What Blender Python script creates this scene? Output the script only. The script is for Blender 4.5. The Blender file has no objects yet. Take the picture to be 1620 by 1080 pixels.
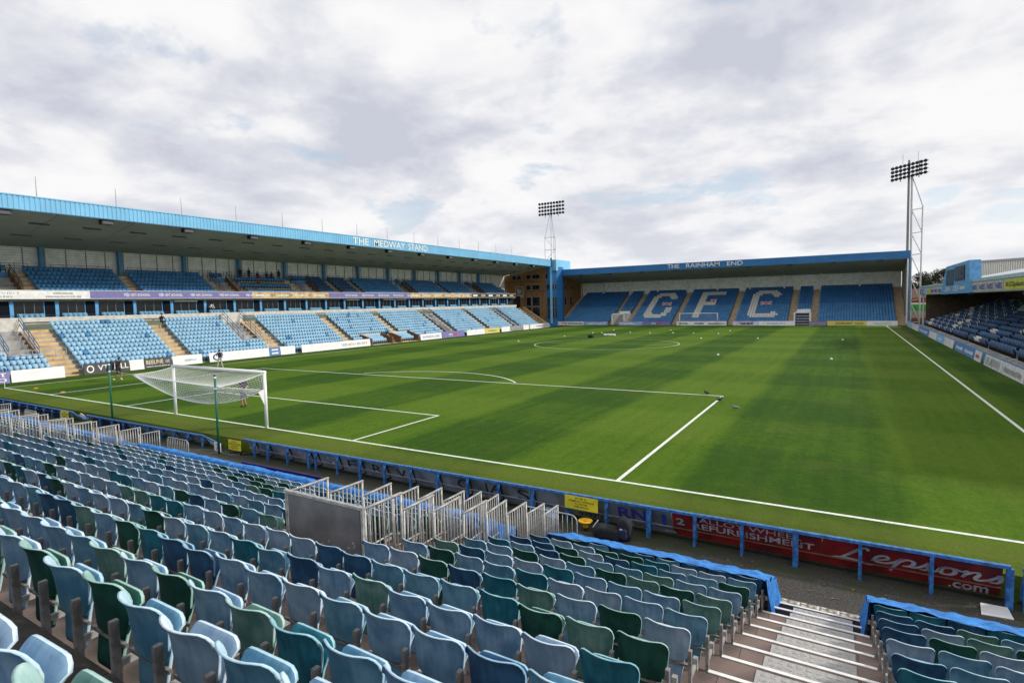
import bpy, bmesh, math, random
import numpy as np
from mathutils import Vector, Matrix, noise as mnoise
R = math.radians
random.seed(7)
C = bpy.context.scene.collection
SC = bpy.context.scene

# ------------------------------------------------------------------ camera, sky, sun, exposure
CAMP = Vector((25.936, -15.474, 5.317))
_yaw, _pit, _rol = R(-31.029), R(-3.892), R(-1.236)
_f = Vector((math.sin(_yaw)*math.cos(_pit), math.cos(_yaw)*math.cos(_pit), math.sin(_pit)))
_r = Vector((math.cos(_yaw), -math.sin(_yaw), 0)); _u = _r.cross(_f)
_rr = _r*math.cos(_rol) + _u*math.sin(_rol); _uu = -_r*math.sin(_rol) + _u*math.cos(_rol)
cam = bpy.data.cameras.new("camera"); camo = bpy.data.objects.new("camera", cam); C.objects.link(camo)
cam.sensor_width = 36; cam.lens = 883.0/1620*36; cam.clip_start = 0.1; cam.clip_end = 4000
mw = Matrix((( _rr.x, _uu.x, -_f.x, CAMP.x), (_rr.y, _uu.y, -_f.y, CAMP.y), (_rr.z, _uu.z, -_f.z, CAMP.z), (0, 0, 0, 1)))
camo.matrix_world = mw
SC.camera = camo
SC.view_settings.view_transform = 'Standard'; SC.view_settings.look = 'None'
SC.view_settings.gamma = 1; SC.view_settings.use_curve_mapping = False
SC.view_settings.exposure = 0.3
SUN_EL, SUN_AZ = 33.0, 62.0          # azimuth clockwise from +Y
w = bpy.data.worlds.new("World"); SC.world = w; w.use_nodes = True
nt = w.node_tree; N = nt.nodes; L = nt.links; N.clear()
def nd(tree, t, **kw):
    n = tree.nodes.new(t)
    for k, v in kw.items(): setattr(n, k, v)
    return n
def setin(n, **kw):
    for k, v in kw.items(): n.inputs[k.replace('_', ' ')].default_value = v
sky = nd(nt, 'ShaderNodeTexSky', sky_type='NISHITA', sun_disc=False, sun_elevation=R(SUN_EL), sun_rotation=R(SUN_AZ))
sky.air_density = 1.0; sky.dust_density = 0.6
tc = nd(nt, 'ShaderNodeTexCoord'); sep = nd(nt, 'ShaderNodeSeparateXYZ'); L.new(tc.outputs['Generated'], sep.inputs[0])
def mth(tree, op, a, b=None, clamp=False):
    n = nd(tree, 'ShaderNodeMath', operation=op, use_clamp=clamp)
    for i, v in enumerate((a, b)):
        if v is None: continue
        if isinstance(v, (int, float)): n.inputs[i].default_value = v
        else: tree.links.new(v, n.inputs[i])
    return n.outputs[0]
zc = mth(nt, 'ADD', mth(nt, 'MAXIMUM', sep.outputs[2], 0.0), 0.24)
px = mth(nt, 'DIVIDE', sep.outputs[0], zc); py = mth(nt, 'DIVIDE', sep.outputs[1], zc)
comb = nd(nt, 'ShaderNodeCombineXYZ'); L.new(px, comb.inputs[0]); L.new(py, comb.inputs[1])
def wnoise(scale, det, rough, off, dist=0.0):
    mp = nd(nt, 'ShaderNodeMapping'); L.new(comb.outputs[0], mp.inputs[0]); mp.inputs['Location'].default_value = off
    n = nd(nt, 'ShaderNodeTexNoise'); L.new(mp.outputs[0], n.inputs['Vector'])
    n.inputs['Scale'].default_value = scale; n.inputs['Detail'].default_value = det
    n.inputs['Roughness'].default_value = rough; n.inputs['Distortion'].default_value = dist
    return n.outputs['Fac']
def ramp(tree, fac, stops, interp='LINEAR'):
    n = nd(tree, 'ShaderNodeValToRGB'); n.color_ramp.interpolation = interp
    el = n.color_ramp.elements
    while len(el) < len(stops): el.new(0.5)
    for e, (p, c) in zip(el, stops): e.position = p; e.color = (c[0], c[1], c[2], 1)
    tree.links.new(fac, n.inputs[0]); return n.outputs[0]
def mixc(tree, fac, a, b, bt='MIX'):
    n = nd(tree, 'ShaderNodeMix', data_type='RGBA', blend_type=bt)
    for i, v in ((0, fac), (6, a), (7, b)):
        if isinstance(v, (int, float)): n.inputs[i].default_value = v
        elif isinstance(v, (tuple, list)): n.inputs[i].default_value = (v[0], v[1], v[2], 1)
        else: tree.links.new(v, n.inputs[i])
    return n.outputs[2]
cover = wnoise(1.5, 9, 0.55, (1.15, 5.9, 0), 0.15)
thick = wnoise(1.75, 10, 0.56, (9.1, 4.7, 0), 0.1)
mask = ramp(nt, cover, [(0.345, (0, 0, 0)), (0.42, (1, 1, 1))])
cl = ramp(nt, thick, [(0.39, (8.5, 8.45, 8.5)), (0.46, (7.9, 7.9, 8.1)), (0.525, (6.6, 6.7, 7.25)), (0.62, (5.2, 5.4, 6.2))])
horiz = ramp(nt, sep.outputs[2], [(0.0, (1, 1, 1)), (0.24, (0, 0, 0))])
cl2 = mixc(nt, mth(nt, 'MULTIPLY', horiz, 0.45), cl, (8.4, 8.45, 8.65))
mask2 = mth(nt, 'MAXIMUM', mask, mth(nt, 'MULTIPLY', horiz, 1.0))
skyl = mixc(nt, 0.42, sky.outputs[0], (7.6, 8.6, 9.6))
out = mixc(nt, mask2, skyl, cl2)
bg = nd(nt, 'ShaderNodeBackground'); bg.inputs["Strength"].default_value = 0.092
L.new(out, bg.inputs['Color']); wo = nd(nt, 'ShaderNodeOutputWorld'); L.new(bg.outputs[0], wo.inputs['Surface'])
sun = bpy.data.lights.new("sun", 'SUN'); suno = bpy.data.objects.new("sun", sun); C.objects.link(suno)
sun.energy = 2.4; sun.angle = R(6); sun.color = (1.0, 0.95, 0.87)
sd = Vector((math.sin(R(SUN_AZ))*math.cos(R(SUN_EL)), math.cos(R(SUN_AZ))*math.cos(R(SUN_EL)), math.sin(R(SUN_EL))))
suno.rotation_euler = (-sd).to_track_quat('-Z', 'Y').to_euler()
suno.location = (60, 60, 60)

# ------------------------------------------------------------------ materials
MATS = {}
def mat(name, col, rough=0.6, metal=0.0, var=0.15, scale=3.0, bump=0.0, bscale=40.0, spec=None, col2=None, edge=None, detail=5):
    """principled material whose colour wanders between two tones on an object-space noise, with fine bump"""
    if name in MATS: return MATS[name]
    m = bpy.data.materials.new(name); m.use_nodes = True; MATS[name] = m
    t = m.node_tree; b = t.nodes['Principled BSDF']
    tcn = nd(t, 'ShaderNodeTexCoord')
    n = nd(t, 'ShaderNodeTexNoise'); n.inputs['Scale'].default_value = scale; n.inputs['Detail'].default_value = detail
    t.links.new(tcn.outputs['Object'], n.inputs['Vector'])
    c2 = col2 if col2 else tuple(min(1, c*(1-var)) for c in col)
    c1 = col if col2 else tuple(min(1, c*(1+var)) for c in col)
    o = ramp(t, n.outputs['Fac'], [(0.38, c2), (0.62, c1)])
    t.links.new(o, b.inputs['Base Color'])
    b.inputs['Roughness'].default_value = rough; b.inputs['Metallic'].default_value = metal
    if spec is not None: b.inputs['Specular IOR Level'].default_value = spec
    if bump:
        n2 = nd(t, 'ShaderNodeTexNoise'); n2.inputs['Scale'].default_value = bscale; n2.inputs['Detail'].default_value = 4
        t.links.new(tcn.outputs['Object'], n2.inputs['Vector'])
        bp = nd(t, 'ShaderNodeBump'); bp.inputs['Strength'].default_value = bump; bp.inputs['Distance'].default_value = 0.02
        t.links.new(n2.outputs['Fac'], bp.inputs['Height']); t.links.new(bp.outputs[0], b.inputs['Normal'])
    return m
white = mat('white_paint', (0.78, 0.78, 0.76), 0.5, var=0.05)
line_white = mat('line_marking_white', (0.75, 0.78, 0.7), 0.9, var=0.14, scale=9)
galv = mat('galvanised_steel', (0.42, 0.41, 0.39), 0.55, 0.35, 0.22, 12, 0.1, 60)
galv_old = mat('weathered_steel_post', (0.27, 0.25, 0.24), 0.65, 0.3, 0.35, 14, 0.25, 80)
lattice = mat('pale_lattice_steel', (0.62, 0.62, 0.62), 0.5, 0.2, 0.1)
greypole = mat('grey_steel_pole', (0.2, 0.21, 0.23), 0.5, 0.3, 0.1)
blue_rail = mat('blue_painted_steel', (0.06, 0.22, 0.52), 0.55, 0, 0.22, 9, 0.25, 50, col2=(0.025, 0.1, 0.26))
sky_fascia = mat('sky_blue_cladding', (0.19, 0.5, 0.76), 0.45, 0, 0.06, 0.7)
royal_fascia = mat('mid_blue_cladding', (0.018, 0.15, 0.4), 0.45, 0, 0.08, 0.6)
tower_blue = mat('tower_blue_render', (0.015, 0.15, 0.4), 0.55, 0, 0.08, 0.8)
col_blue = mat('blue_column_paint', (0.07, 0.24, 0.46), 0.5, 0, 0.12)
col_sky = mat('light_blue_frame_paint', (0.1, 0.36, 0.68), 0.5, 0, 0.1)
roof_under = mat('roof_lining_grey', (0.43, 0.42, 0.4), 0.8, 0, 0.08, 0.4)
roof_top = mat('roof_sheet_grey', (0.5, 0.52, 0.54), 0.5, 0.1, 0.08, 0.6)
clad_white = mat('white_ribbed_cladding', (0.9, 0.89, 0.84), 0.6, 0, 0.1, 1.2)
cream_band = mat('cream_concrete', (0.62, 0.6, 0.54), 0.8, 0, 0.12, 2.5, 0.1, 30)
tan_step = mat('tan_painted_step', (0.6, 0.42, 0.2), 0.8, 0, 0.16, 1.5, 0.1, 30)
tan_dull = mat('tan_dull_concrete', (0.5, 0.35, 0.18), 0.85, 0, 0.18, 1.5)
riser_grey = mat('terrace_concrete', (0.36, 0.35, 0.33), 0.85, 0, 0.2, 1.0, 0.1, 20)
glass_dark = mat('dark_glass', (0.008, 0.009, 0.012), 0.25, 0, 0.3, 1.0)
black = mat('black_matt', (0.012, 0.012, 0.014), 0.7, 0, 0.3)
dark_navy = mat('dark_navy_panel', (0.02, 0.035, 0.08), 0.6, 0, 0.35, 4)
asphalt = None
brown_wall = mat('brown_rendered_wall', (0.2, 0.1, 0.045), 0.8, 0, 0.25, 2.0)
brick_dark = mat('dim_brown_boarding', (0.1, 0.07, 0.045), 0.85, 0, 0.2, 1.5)
lamp_black = mat('floodlight_housing', (0.03, 0.03, 0.035), 0.4, 0.2, 0.2)
lamp_glass = mat('floodlight_glass', (0.12, 0.12, 0.13), 0.15, 0.0, 0.1)
yellow_sign = mat('yellow_sign_plate', (0.8, 0.68, 0.03), 0.5, 0, 0.1, 4)
red_board = mat('red_hoarding', (0.32, 0.012, 0.012), 0.6, 0, 0.35, 2.6, 0.1, 30, col2=(0.13, 0.008, 0.01))
grey_board = mat('grey_hoarding_back', (0.2, 0.2, 0.195), 0.7, 0, 0.45, 1.2, 0.1, 20)
purple_board = mat('purple_hoarding', (0.2, 0.18, 0.42), 0.5, 0, 0.08)
gold_board = mat('gold_tan_hoarding', (0.6, 0.42, 0.22), 0.5, 0, 0.3, 1.2)
yellow_board = mat('yellow_hoarding', (0.72, 0.6, 0.12), 0.5, 0, 0.06)
lime_board = mat('lime_yellow_hoarding', (0.5, 0.5, 0.02), 0.5, 0, 0.1)
black_board = mat('black_hoarding', (0.05, 0.05, 0.05), 0.5, 0, 0.2)
white_board = mat('white_hoarding', (0.86, 0.86, 0.84), 0.5, 0, 0.08, 2.0)
blue_board = mat('blue_hoarding', (0.08, 0.2, 0.5), 0.5, 0, 0.15)
ink_blue = mat('blue_lettering', (0.03, 0.04, 0.3), 0.5, 0, 0.1)
ink_black = mat('black_lettering', (0.015, 0.015, 0.015), 0.5, 0, 0.1)
ink_red = mat('red_lettering', (0.6, 0.03, 0.03), 0.5, 0, 0.1)
ink_grey = mat('grey_lettering', (0.35, 0.36, 0.37), 0.6, 0, 0.2)
ink_pale = mat('pale_worn_lettering', (0.4, 0.38, 0.36), 0.6, 0, 0.25, 5)
netblue = mat('blue_seat_netting', (0.03, 0.25, 0.68), 0.75, 0, 0.2, 7, 0.8, 22, col2=(0.02, 0.14, 0.44))
goalwhite = mat('goal_white_enamel', (0.85, 0.85, 0.84), 0.35, 0, 0.03)
netwhite = mat('white_net_cord', (0.8, 0.8, 0.8), 0.8, 0, 0.05)
polegreen = mat('green_pole_paint', (0.01, 0.13, 0.07), 0.4, 0, 0.15)
skin = mat('skin_tone', (0.45, 0.25, 0.17), 0.6, 0, 0.08)
hair = mat('dark_hair', (0.03, 0.02, 0.015), 0.7, 0, 0.1)
cl_black = mat('black_cloth', (0.015, 0.016, 0.02), 0.85, 0, 0.2)
cl_navy = mat('navy_cloth', (0.02, 0.025, 0.06), 0.85, 0, 0.2)
cl_pale = mat('pale_cloth', (0.5, 0.47, 0.4), 0.85, 0, 0.1)
cl_white = mat('white_cloth', (0.75, 0.75, 0.75), 0.85, 0, 0.05)
cl_red = mat('red_cloth', (0.35, 0.03, 0.03), 0.85, 0, 0.1)

# ------------------------------------------------------------------ mesh helpers
class MB:
    def __init__(s): s.v = []; s.f = []; s.m = []
    def add(s, vs, fs, mi=0):
        o = len(s.v); s.v += [tuple(v) for v in vs]
        for f in fs: s.f.append(tuple(i+o for i in f)); s.m.append(mi)
    def box(s, x0, x1, y0, y1, z0, z1, mi=0):
        s.add([(x0,y0,z0),(x1,y0,z0),(x1,y1,z0),(x0,y1,z0),(x0,y0,z1),(x1,y0,z1),(x1,y1,z1),(x0,y1,z1)],
              [(0,3,2,1),(4,5,6,7),(0,1,5,4),(1,2,6,5),(2,3,7,6),(3,0,4,7)], mi)
        return s
    def hexa(s, b, t, mi=0):      # four bottom points, four top points
        s.add(list(b)+list(t), [(0,3,2,1),(4,5,6,7),(0,1,5,4),(1,2,6,5),(2,3,7,6),(3,0,4,7)], mi); return s
    def bar(s, p, q, a, b=None, up=(0,0,1), mi=0):
        b = a if b is None else b
        p, q = Vector(p), Vector(q); d = (q-p).normalized(); u = Vector(up)
        if abs(d.dot(u)) > 0.97: u = Vector((1,0,0))
        r = d.cross(u).normalized()*a/2; u2 = r.cross(d).normalized()*b/2
        s.hexa([p-r-u2, p+r-u2, p+r+u2, p-r+u2], [q-r-u2, q+r-u2, q+r+u2, q-r+u2], mi); return s
    def tube(s, pts, r, n=8, mi=0, cap=True):
        pts = [Vector(p) for p in pts]; rs = r if isinstance(r, (list, tuple)) else [r]*len(pts)
        o = len(s.v); u = None
        for i, p in enumerate(pts):
            d = (pts[min(i+1, len(pts)-1)]-pts[max(i-1, 0)]).normalized()
            if u is None:
                u = d.cross(Vector((0,0,1)));
                if u.length < .1: u = d.cross(Vector((1,0,0)))
            u = (u - d*u.dot(d)).normalized(); v = d.cross(u)
            for k in range(n):
                a = 2*math.pi*k/n; s.v.append(tuple(p+(u*math.cos(a)+v*math.sin(a))*rs[i]))
        for i in range(len(pts)-1):
            for k in range(n):
                s.f.append((o+i*n+k, o+i*n+(k+1)%n, o+(i+1)*n+(k+1)%n, o+(i+1)*n+k)); s.m.append(mi)
        if cap:
            s.f.append(tuple(o+k for k in range(n))[::-1]); s.m.append(mi)
            s.f.append(tuple(o+(len(pts)-1)*n+k for k in range(n))); s.m.append(mi)
        return s
    def quad(s, a, b, c, d, mi=0): s.add([a,b,c,d], [(0,1,2,3)], mi); return s
    def prism(s, poly, vec, mi=0):   # planar polygon extruded
        n = len(poly); v = Vector(vec); P = [Vector(p) for p in poly]
        s.add(P+[p+v for p in P], [tuple(range(n))[::-1], tuple(range(n, 2*n))]+[(i,(i+1)%n,n+(i+1)%n,n+i) for i in range(n)], mi); return s
    def mesh(s, name, mats, smooth=False, off=(0,0,0)):
        me = bpy.data.meshes.new(name)
        vs = s.v if tuple(off) == (0,0,0) else [(a-off[0], b-off[1], c-off[2]) for a,b,c in s.v]
        me.from_pydata(vs, [], s.f)
        for m in (mats if isinstance(mats, (list, tuple)) else [mats]): me.materials.append(m)
        if any(s.m): me.polygons.foreach_set('material_index', s.m)
        if smooth: me.polygons.foreach_set('use_smooth', [True]*len(s.f))
        bm = bmesh.new(); bm.from_mesh(me); bmesh.ops.recalc_face_normals(bm, faces=bm.faces); bm.to_mesh(me); bm.free()
        return me
    def build(s, name, mats, parent=None, smooth=False, local=False, kind=None, loc=None):
        off = (0,0,0)
        wl = Vector((0,0,0)); p = parent
        while p is not None: wl += Vector(p.location); p = p.parent
        if not local: off = tuple(wl + Vector(loc or (0,0,0)))
        me = s.mesh(name, mats, smooth, off)
        o = bpy.data.objects.new(name, me); C.objects.link(o)
        if loc: o.location = loc
        if parent: o.parent = parent
        if kind: o['kind'] = kind
        return o
def tag(o, label=None, cat=None, group=None, kind=None):
    if label: o['label'] = label
    if cat: o['category'] = cat
    if group: o['group'] = group
    if kind: o['kind'] = kind
    return o
def thing(name, label, cat, loc=(0,0,0), group=None):
    o = bpy.data.objects.new(name, None); C.objects.link(o); o.location = loc; o.empty_display_size = 0.2
    return tag(o, label, cat, group)
def ref(name, me, parent, loc=(0,0,0), rot=None):     # another object on a shared mesh
    o = bpy.data.objects.new(name, me); C.objects.link(o); o.location = loc
    if rot: o.rotation_euler = rot
    if parent: o.parent = parent
    return o
def copy_tree(o, parent=None):
    c = o.copy(); C.objects.link(c); c.parent = parent
    for ch in list(o.children): copy_tree(ch, c)
    return c
_fc = [0]
def text(body, p0, right, up, width, height, m, parent, depth=0.01, shear=0.0, bold=0.0, name='lettering', space=1.0, label=None):
    """lettering fitted to a width and height; p0 = lower left corner, depth towards the reader"""
    if body.startswith('#'):
        # print too small to read in the photograph: a broken line of little marks
        rn = random.Random(body); q = MB(); r = Vector(right).normalized(); u = Vector(up).normalized(); nn = r.cross(u); x = 0.0; ux = width/28
        while x < width*0.97:
            w_ = min(width-x, ux*rn.uniform(0.45, 1.3)); h0 = height*rn.uniform(0, 0.15); h1 = height*rn.uniform(0.75, 1.0)
            p = Vector(p0)+r*x+nn*depth; q.quad(p+u*h0, p+r*w_+u*h0, p+r*w_+u*h1, p+u*h1); x += w_+ux*rn.choice([0.25, 0.3, 0.35, 0.9])
        return q.build('fine_print', m, parent)
    cu = bpy.data.curves.new('t', 'FONT'); cu.body = body; cu.shear = shear; cu.offset = bold; cu.space_character = space
    cu.resolution_u = 3; cu.fill_mode = 'FRONT'
    to = bpy.data.objects.new('t', cu); me = bpy.data.meshes.new_from_object(to)
    bpy.data.objects.remove(to); bpy.data.curves.remove(cu)
    n = len(me.vertices); co = np.empty(n*3); me.vertices.foreach_get('co', co); co = co.reshape(-1, 3)
    if n == 0: return None
    mn = co.min(0); mx = co.max(0)
    r = Vector(right).normalized(); u = Vector(up).normalized(); nn = r.cross(u)
    A = np.array([r[:], u[:], nn[:]])
    loc = np.stack([(co[:,0]-mn[0])/(mx[0]-mn[0])*width, (co[:,1]-mn[1])/(mx[1]-mn[1])*height, np.full(n, depth)], 1)
    wl = Vector((0,0,0)); p = parent
    while p is not None: wl += Vector(p.location); p = p.parent
    W = loc@A + np.array(p0) - np.array(wl[:])
    me.vertices.foreach_set('co', W.ravel()); me.materials.clear(); me.materials.append(m); me.update()
    if depth > 0.012:
        bm = bmesh.new(); bm.from_mesh(me)
        ret = bmesh.ops.extrude_face_region(bm, geom=bm.faces[:]); 
        vs = [g for g in ret['geom'] if isinstance(g, bmesh.types.BMVert)]
        bmesh.ops.translate(bm, verts=vs, vec=-nn*(depth*0.9)); bmesh.ops.recalc_face_normals(bm, faces=bm.faces); bm.to_mesh(me); bm.free()
    o = bpy.data.objects.new(name, me); C.objects.link(o)
    if parent: o.parent = parent
    if label: o['label'] = label
    return o
def seatfield(name, items, template, mats, parent=None, kind='stuff'):
    """items: (x,y,z,material index, direction[2], scale); template: list of (verts, faces, mat offset)"""
    tv = np.array(template[0], float); tf = np.array(template[1], int); nv, nf = len(tv), len(tf)
    n = len(items)
    A = np.array([it[:3] for it in items]); mi = np.array([it[3] for it in items]); F = np.array([it[4] for it in items]); S = np.array([it[5] for it in items])
    # local x = sideways, y = forward
    sx = np.stack([F[:,1], -F[:,0]], 1)
    V = np.empty((n, nv, 3))
    V[:,:,0] = A[:,0,None] + (tv[None,:,0]*S[:,None])*sx[:,0,None] + (tv[None,:,1])*F[:,0,None]
    V[:,:,1] = A[:,1,None] + (tv[None,:,0]*S[:,None])*sx[:,1,None] + (tv[None,:,1])*F[:,1,None]
    V[:,:,2] = A[:,2,None] + tv[None,:,2]
    FF = (tf[None] + (np.arange(n)*nv)[:,None,None]).reshape(-1, 4)
    me = bpy.data.meshes.new(name)
    me.vertices.add(n*nv); me.vertices.foreach_set('co', V.ravel())
    me.loops.add(len(FF)*4); me.loops.foreach_set('vertex_index', FF.ravel().astype(np.int32))
    me.polygons.add(len(FF)); me.polygons.foreach_set('loop_start', (np.arange(len(FF))*4).astype(np.int32))
    tm = np.array(template[2])
    M_ = (mi[:,None]*1 + 0*tm[None]); M_ = np.where(tm[None] >= 100, tm[None]-100, M_)
    me.polygons.foreach_set('material_index', M_.ravel().astype(np.int32))
    for m in mats: me.materials.append(m)
    me.update(calc_edges=True); me.validate()
    o = bpy.data.objects.new(name, me); C.objects.link(o)
    if parent: o.parent = parent
    o['kind'] = kind
    return o
# ------------------------------------------------------------------ setting: ground, pitch, lines
def grass_mat(name, stripes):
    m = bpy.data.materials.new(name); m.use_nodes = True; t = m.node_tree; b = t.nodes['Principled BSDF']
    g = nd(t, 'ShaderNodeNewGeometry'); s = nd(t, 'ShaderNodeSeparateXYZ'); t.links.new(g.outputs['Position'], s.inputs[0])
    nz = nd(t, 'ShaderNodeTexNoise'); nz.inputs['Scale'].default_value = 0.35; nz.inputs['Detail'].default_value = 8; nz.inputs['Roughness'].default_value = 0.65
    t.links.new(g.outputs['Position'], nz.inputs['Vector'])
    def wave(coord, edge, period, soft, wob):
        # +1 in the light band starting at edge, -1 in the dark one, soft border with a little wander
        a = mth(t, 'ADD', coord, mth(t, 'MULTIPLY', mth(t, 'SUBTRACT', nz.outputs['Fac'], 0.5), wob))
        ph = mth(t, 'MULTIPLY', mth(t, 'SUBTRACT', a, edge), 2*math.pi/period)
        sn = mth(t, 'SINE', ph); return mth(t, 'MAXIMUM', mth(t, 'MINIMUM', mth(t, 'MULTIPLY', sn, soft), 1.0), -1.0)
    if stripes:
        sx = wave(s.outputs[0], 16.3, 10.9, 4.5, 0.7); sy = wave(s.outputs[1], 5.5, 11.0, 3.2, 0.9)
        st = mth(t, 'ADD', mth(t, 'MULTIPLY', sx, 0.19), mth(t, 'ADD', mth(t, 'MULTIPLY', sy, 0.08), 0.55))
    else:
        st = mth(t, 'ADD', mth(t, 'MULTIPLY', nz.outputs['Fac'], 0.3), 0.3)
    # fine mowing lines along the pitch and mottling
    mp = nd(t, 'ShaderNodeMapping'); mp.inputs['Scale'].default_value = (2.3, 0.12, 1); t.links.new(g.outputs['Position'], mp.inputs[0])
    n3 = nd(t, 'ShaderNodeTexNoise'); n3.inputs['Scale'].default_value = 1.0; n3.inputs['Detail'].default_value = 6; t.links.new(mp.outputs[0], n3.inputs['Vector'])
    n2 = nd(t, 'ShaderNodeTexNoise'); n2.inputs['Scale'].default_value = 2.2; n2.inputs['Detail'].default_value = 9; n2.inputs['Roughness'].default_value = 0.75
    t.links.new(g.outputs['Position'], n2.inputs['Vector'])
    st2 = mth(t, 'ADD', st, mth(t, 'ADD', mth(t, 'MULTIPLY', mth(t, 'SUBTRACT', n2.outputs['Fac'], 0.5), 0.75), mth(t, 'MULTIPLY', mth(t, 'SUBTRACT', n3.outputs['Fac'], 0.5), 0.5)))
    col = ramp(t, st2, [(0.0, (0.014, 0.052, 0.0008)), (0.35, (0.031, 0.083, 0.0015)), (0.7, (0.069, 0.137, 0.004)), (1.0, (0.1, 0.163, 0.012))])
    n6 = nd(t, 'ShaderNodeTexNoise'); n6.inputs['Scale'].default_value = 7.0; n6.inputs['Detail'].default_value = 10; n6.inputs['Roughness'].default_value = 0.85; t.links.new(g.outputs['Position'], n6.inputs['Vector'])
    col = mixc(t, 1.0, col, ramp(t, n6.outputs['Fac'], [(0.3, (0.6, 0.66, 0.6)), (0.5, (1, 1, 1)), (0.7, (1.45, 1.35, 1.4))]), 'MULTIPLY')
    # dry patches
    dr = ramp(t, nz.outputs['Fac'], [(0.52, (0, 0, 0)), (0.72, (1, 1, 1))])
    # the run-off behind the goal line is drier; a worn strip beside the right touchline at the far end
    off = mth(t, 'MULTIPLY', mth(t, 'MINIMUM', mth(t, 'MAXIMUM', mth(t, 'MULTIPLY', s.outputs[1], -1.6), 0.0), 1.0), 0.75)
    k = mth(t, 'MINIMUM', mth(t, 'ADD', mth(t, 'MULTIPLY', dr, 0.35), mth(t, 'MULTIPLY', off, mth(t, 'ADD', n2.outputs['Fac'], 0.25))), 1.0)
    col = mixc(t, k, col, (0.1, 0.12, 0.018))
    wx = mth(t, 'SUBTRACT', 1.0, mth(t, 'MINIMUM', mth(t, 'ABSOLUTE', mth(t, 'MULTIPLY', mth(t, 'SUBTRACT', s.outputs[0], 32.9), 1.5)), 1.0))
    wy = mth(t, 'MINIMUM', mth(t, 'MAXIMUM', mth(t, 'MULTIPLY', mth(t, 'SUBTRACT', s.outputs[1], 58.0), 0.15), 0.0), 1.0)
    wk = mth(t, 'MULTIPLY', mth(t, 'MULTIPLY', wx, wy), mth(t, 'ADD', mth(t, 'MULTIPLY', n2.outputs['Fac'], 1.6), -0.25), clamp=True)
    col = mixc(t, wk, col, (0.17, 0.12, 0.07))
    t.links.new(col, b.inputs['Base Color']); b.inputs['Roughness'].default_value = 0.95; b.inputs['Specular IOR Level'].default_value = 0.15
    n5 = nd(t, 'ShaderNodeTexNoise'); n5.inputs['Scale'].default_value = 14; n5.inputs['Detail'].default_value = 4; t.links.new(g.outputs['Position'], n5.inputs['Vector'])
    bp = nd(t, 'ShaderNodeBump'); bp.inputs['Strength'].default_value = 0.5; bp.inputs['Distance'].default_value = 0.06
    t.links.new(n5.outputs['Fac'], bp.inputs['Height']); t.links.new(bp.outputs[0], b.inputs['Normal'])
    return m
GR = grass_mat('pitch_grass', True)
def gz(x, y):                       # the crowned playing surface
    z = 0.0
    if x < -26.4: z -= 0.25*min(1, (-26.4-x)/6.0)
    if y < -1.2: z -= 0.08*min(1, (-1.2-y)/0.4)
    return z
xs = [-33.0, -32.4, -31, -29.5, -28, -26.4, -20, -10, 0, 10, 20, 28, 31.8, 34.9]
ys = [-1.7, -1.45, -1.2, 0, 10, 30, 50, 70, 90, 102.6]
b = MB()
vs = [(x, y, gz(x, y)) for y in ys for x in xs]; nx = len(xs)
b.add(vs, [(j*nx+i, j*nx+i+1, (j+1)*nx+i+1, (j+1)*nx+i) for j in range(len(ys)-1) for i in range(nx-1)])
tag(b.build('pitch', GR), kind='structure')
far_ground = mat('far_ground_earth', (0.07, 0.09, 0.04), 0.95, 0, 0.4, 0.05)
b = MB(); b.quad((-1500,-1500,-0.75), (1500,-1500,-0.75), (1500,1500,-0.75), (-1500,1500,-0.75))
tag(b.build('ground', far_ground), kind='structure')
b = MB(); b.hexa([(-33,-1.73,-0.8),(34.9,-1.73,-0.8),(34.9,-1.69,-0.8),(-33,-1.69,-0.8)],[(-33,-1.73,-0.5),(34.9,-1.73,-0.5),(34.9,-1.69,-0.084),(-33,-1.69,-0.084)])
tag(b.build('grass_bank', GR), kind='structure')
# walkway in front of the stand
def walk_mat():
    m = bpy.data.materials.new('mossy_asphalt'); m.use_nodes = True; t = m.node_tree; b = t.nodes['Principled BSDF']
    g = nd(t, 'ShaderNodeNewGeometry'); s = nd(t, 'ShaderNodeSeparateXYZ'); t.links.new(g.outputs['Position'], s.inputs[0])
    n1 = nd(t, 'ShaderNodeTexNoise'); n1.inputs['Scale'].default_value = 1.3; n1.inputs['Detail'].default_value = 9; n1.inputs['Roughness'].default_value = 0.7; t.links.new(g.outputs['Position'], n1.inputs['Vector'])
    n2 = nd(t, 'ShaderNodeTexNoise'); n2.inputs['Scale'].default_value = 38; n2.inputs['Detail'].default_value = 5; t.links.new(g.outputs['Position'], n2.inputs['Vector'])
    base = ramp(t, n2.outputs['Fac'], [(0.3, (0.02, 0.019, 0.017)), (0.55, (0.055, 0.05, 0.045)), (0.72, (0.14, 0.13, 0.11))])
    near = mth(t, 'MINIMUM', mth(t, 'MAXIMUM', mth(t, 'MULTIPLY', mth(t, 'ADD', s.outputs[1], 3.1), 1.2), 0.0), 1.0)
    k = mth(t, 'MULTIPLY', near, mth(t, 'MINIMUM', mth(t, 'MAXIMUM', mth(t, 'MULTIPLY', mth(t, 'SUBTRACT', n1.outputs['Fac'], 0.43), 7), 0.0), 1.0))
    col = mixc(t, mth(t, 'MULTIPLY', k, 0.8), base, (0.035, 0.05, 0.008))
    t.links.new(col, b.inputs['Base Color']); b.inputs['Roughness'].default_value = 0.9
    bp = nd(t, 'ShaderNodeBump'); bp.inputs['Strength'].default_value = 0.5; bp.inputs['Distance'].default_value = 0.02
    t.links.new(n2.outputs['Fac'], bp.inputs['Height']); t.links.new(bp.outputs[0], b.inputs['Normal'])
    return m
WM = walk_mat()
b = MB(); b.box(-40, 36, -5.4, -1.722, -0.9, -0.6); tag(b.build('walkway', WM), kind='structure')
rl = random.Random(21); b = MB()
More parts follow.
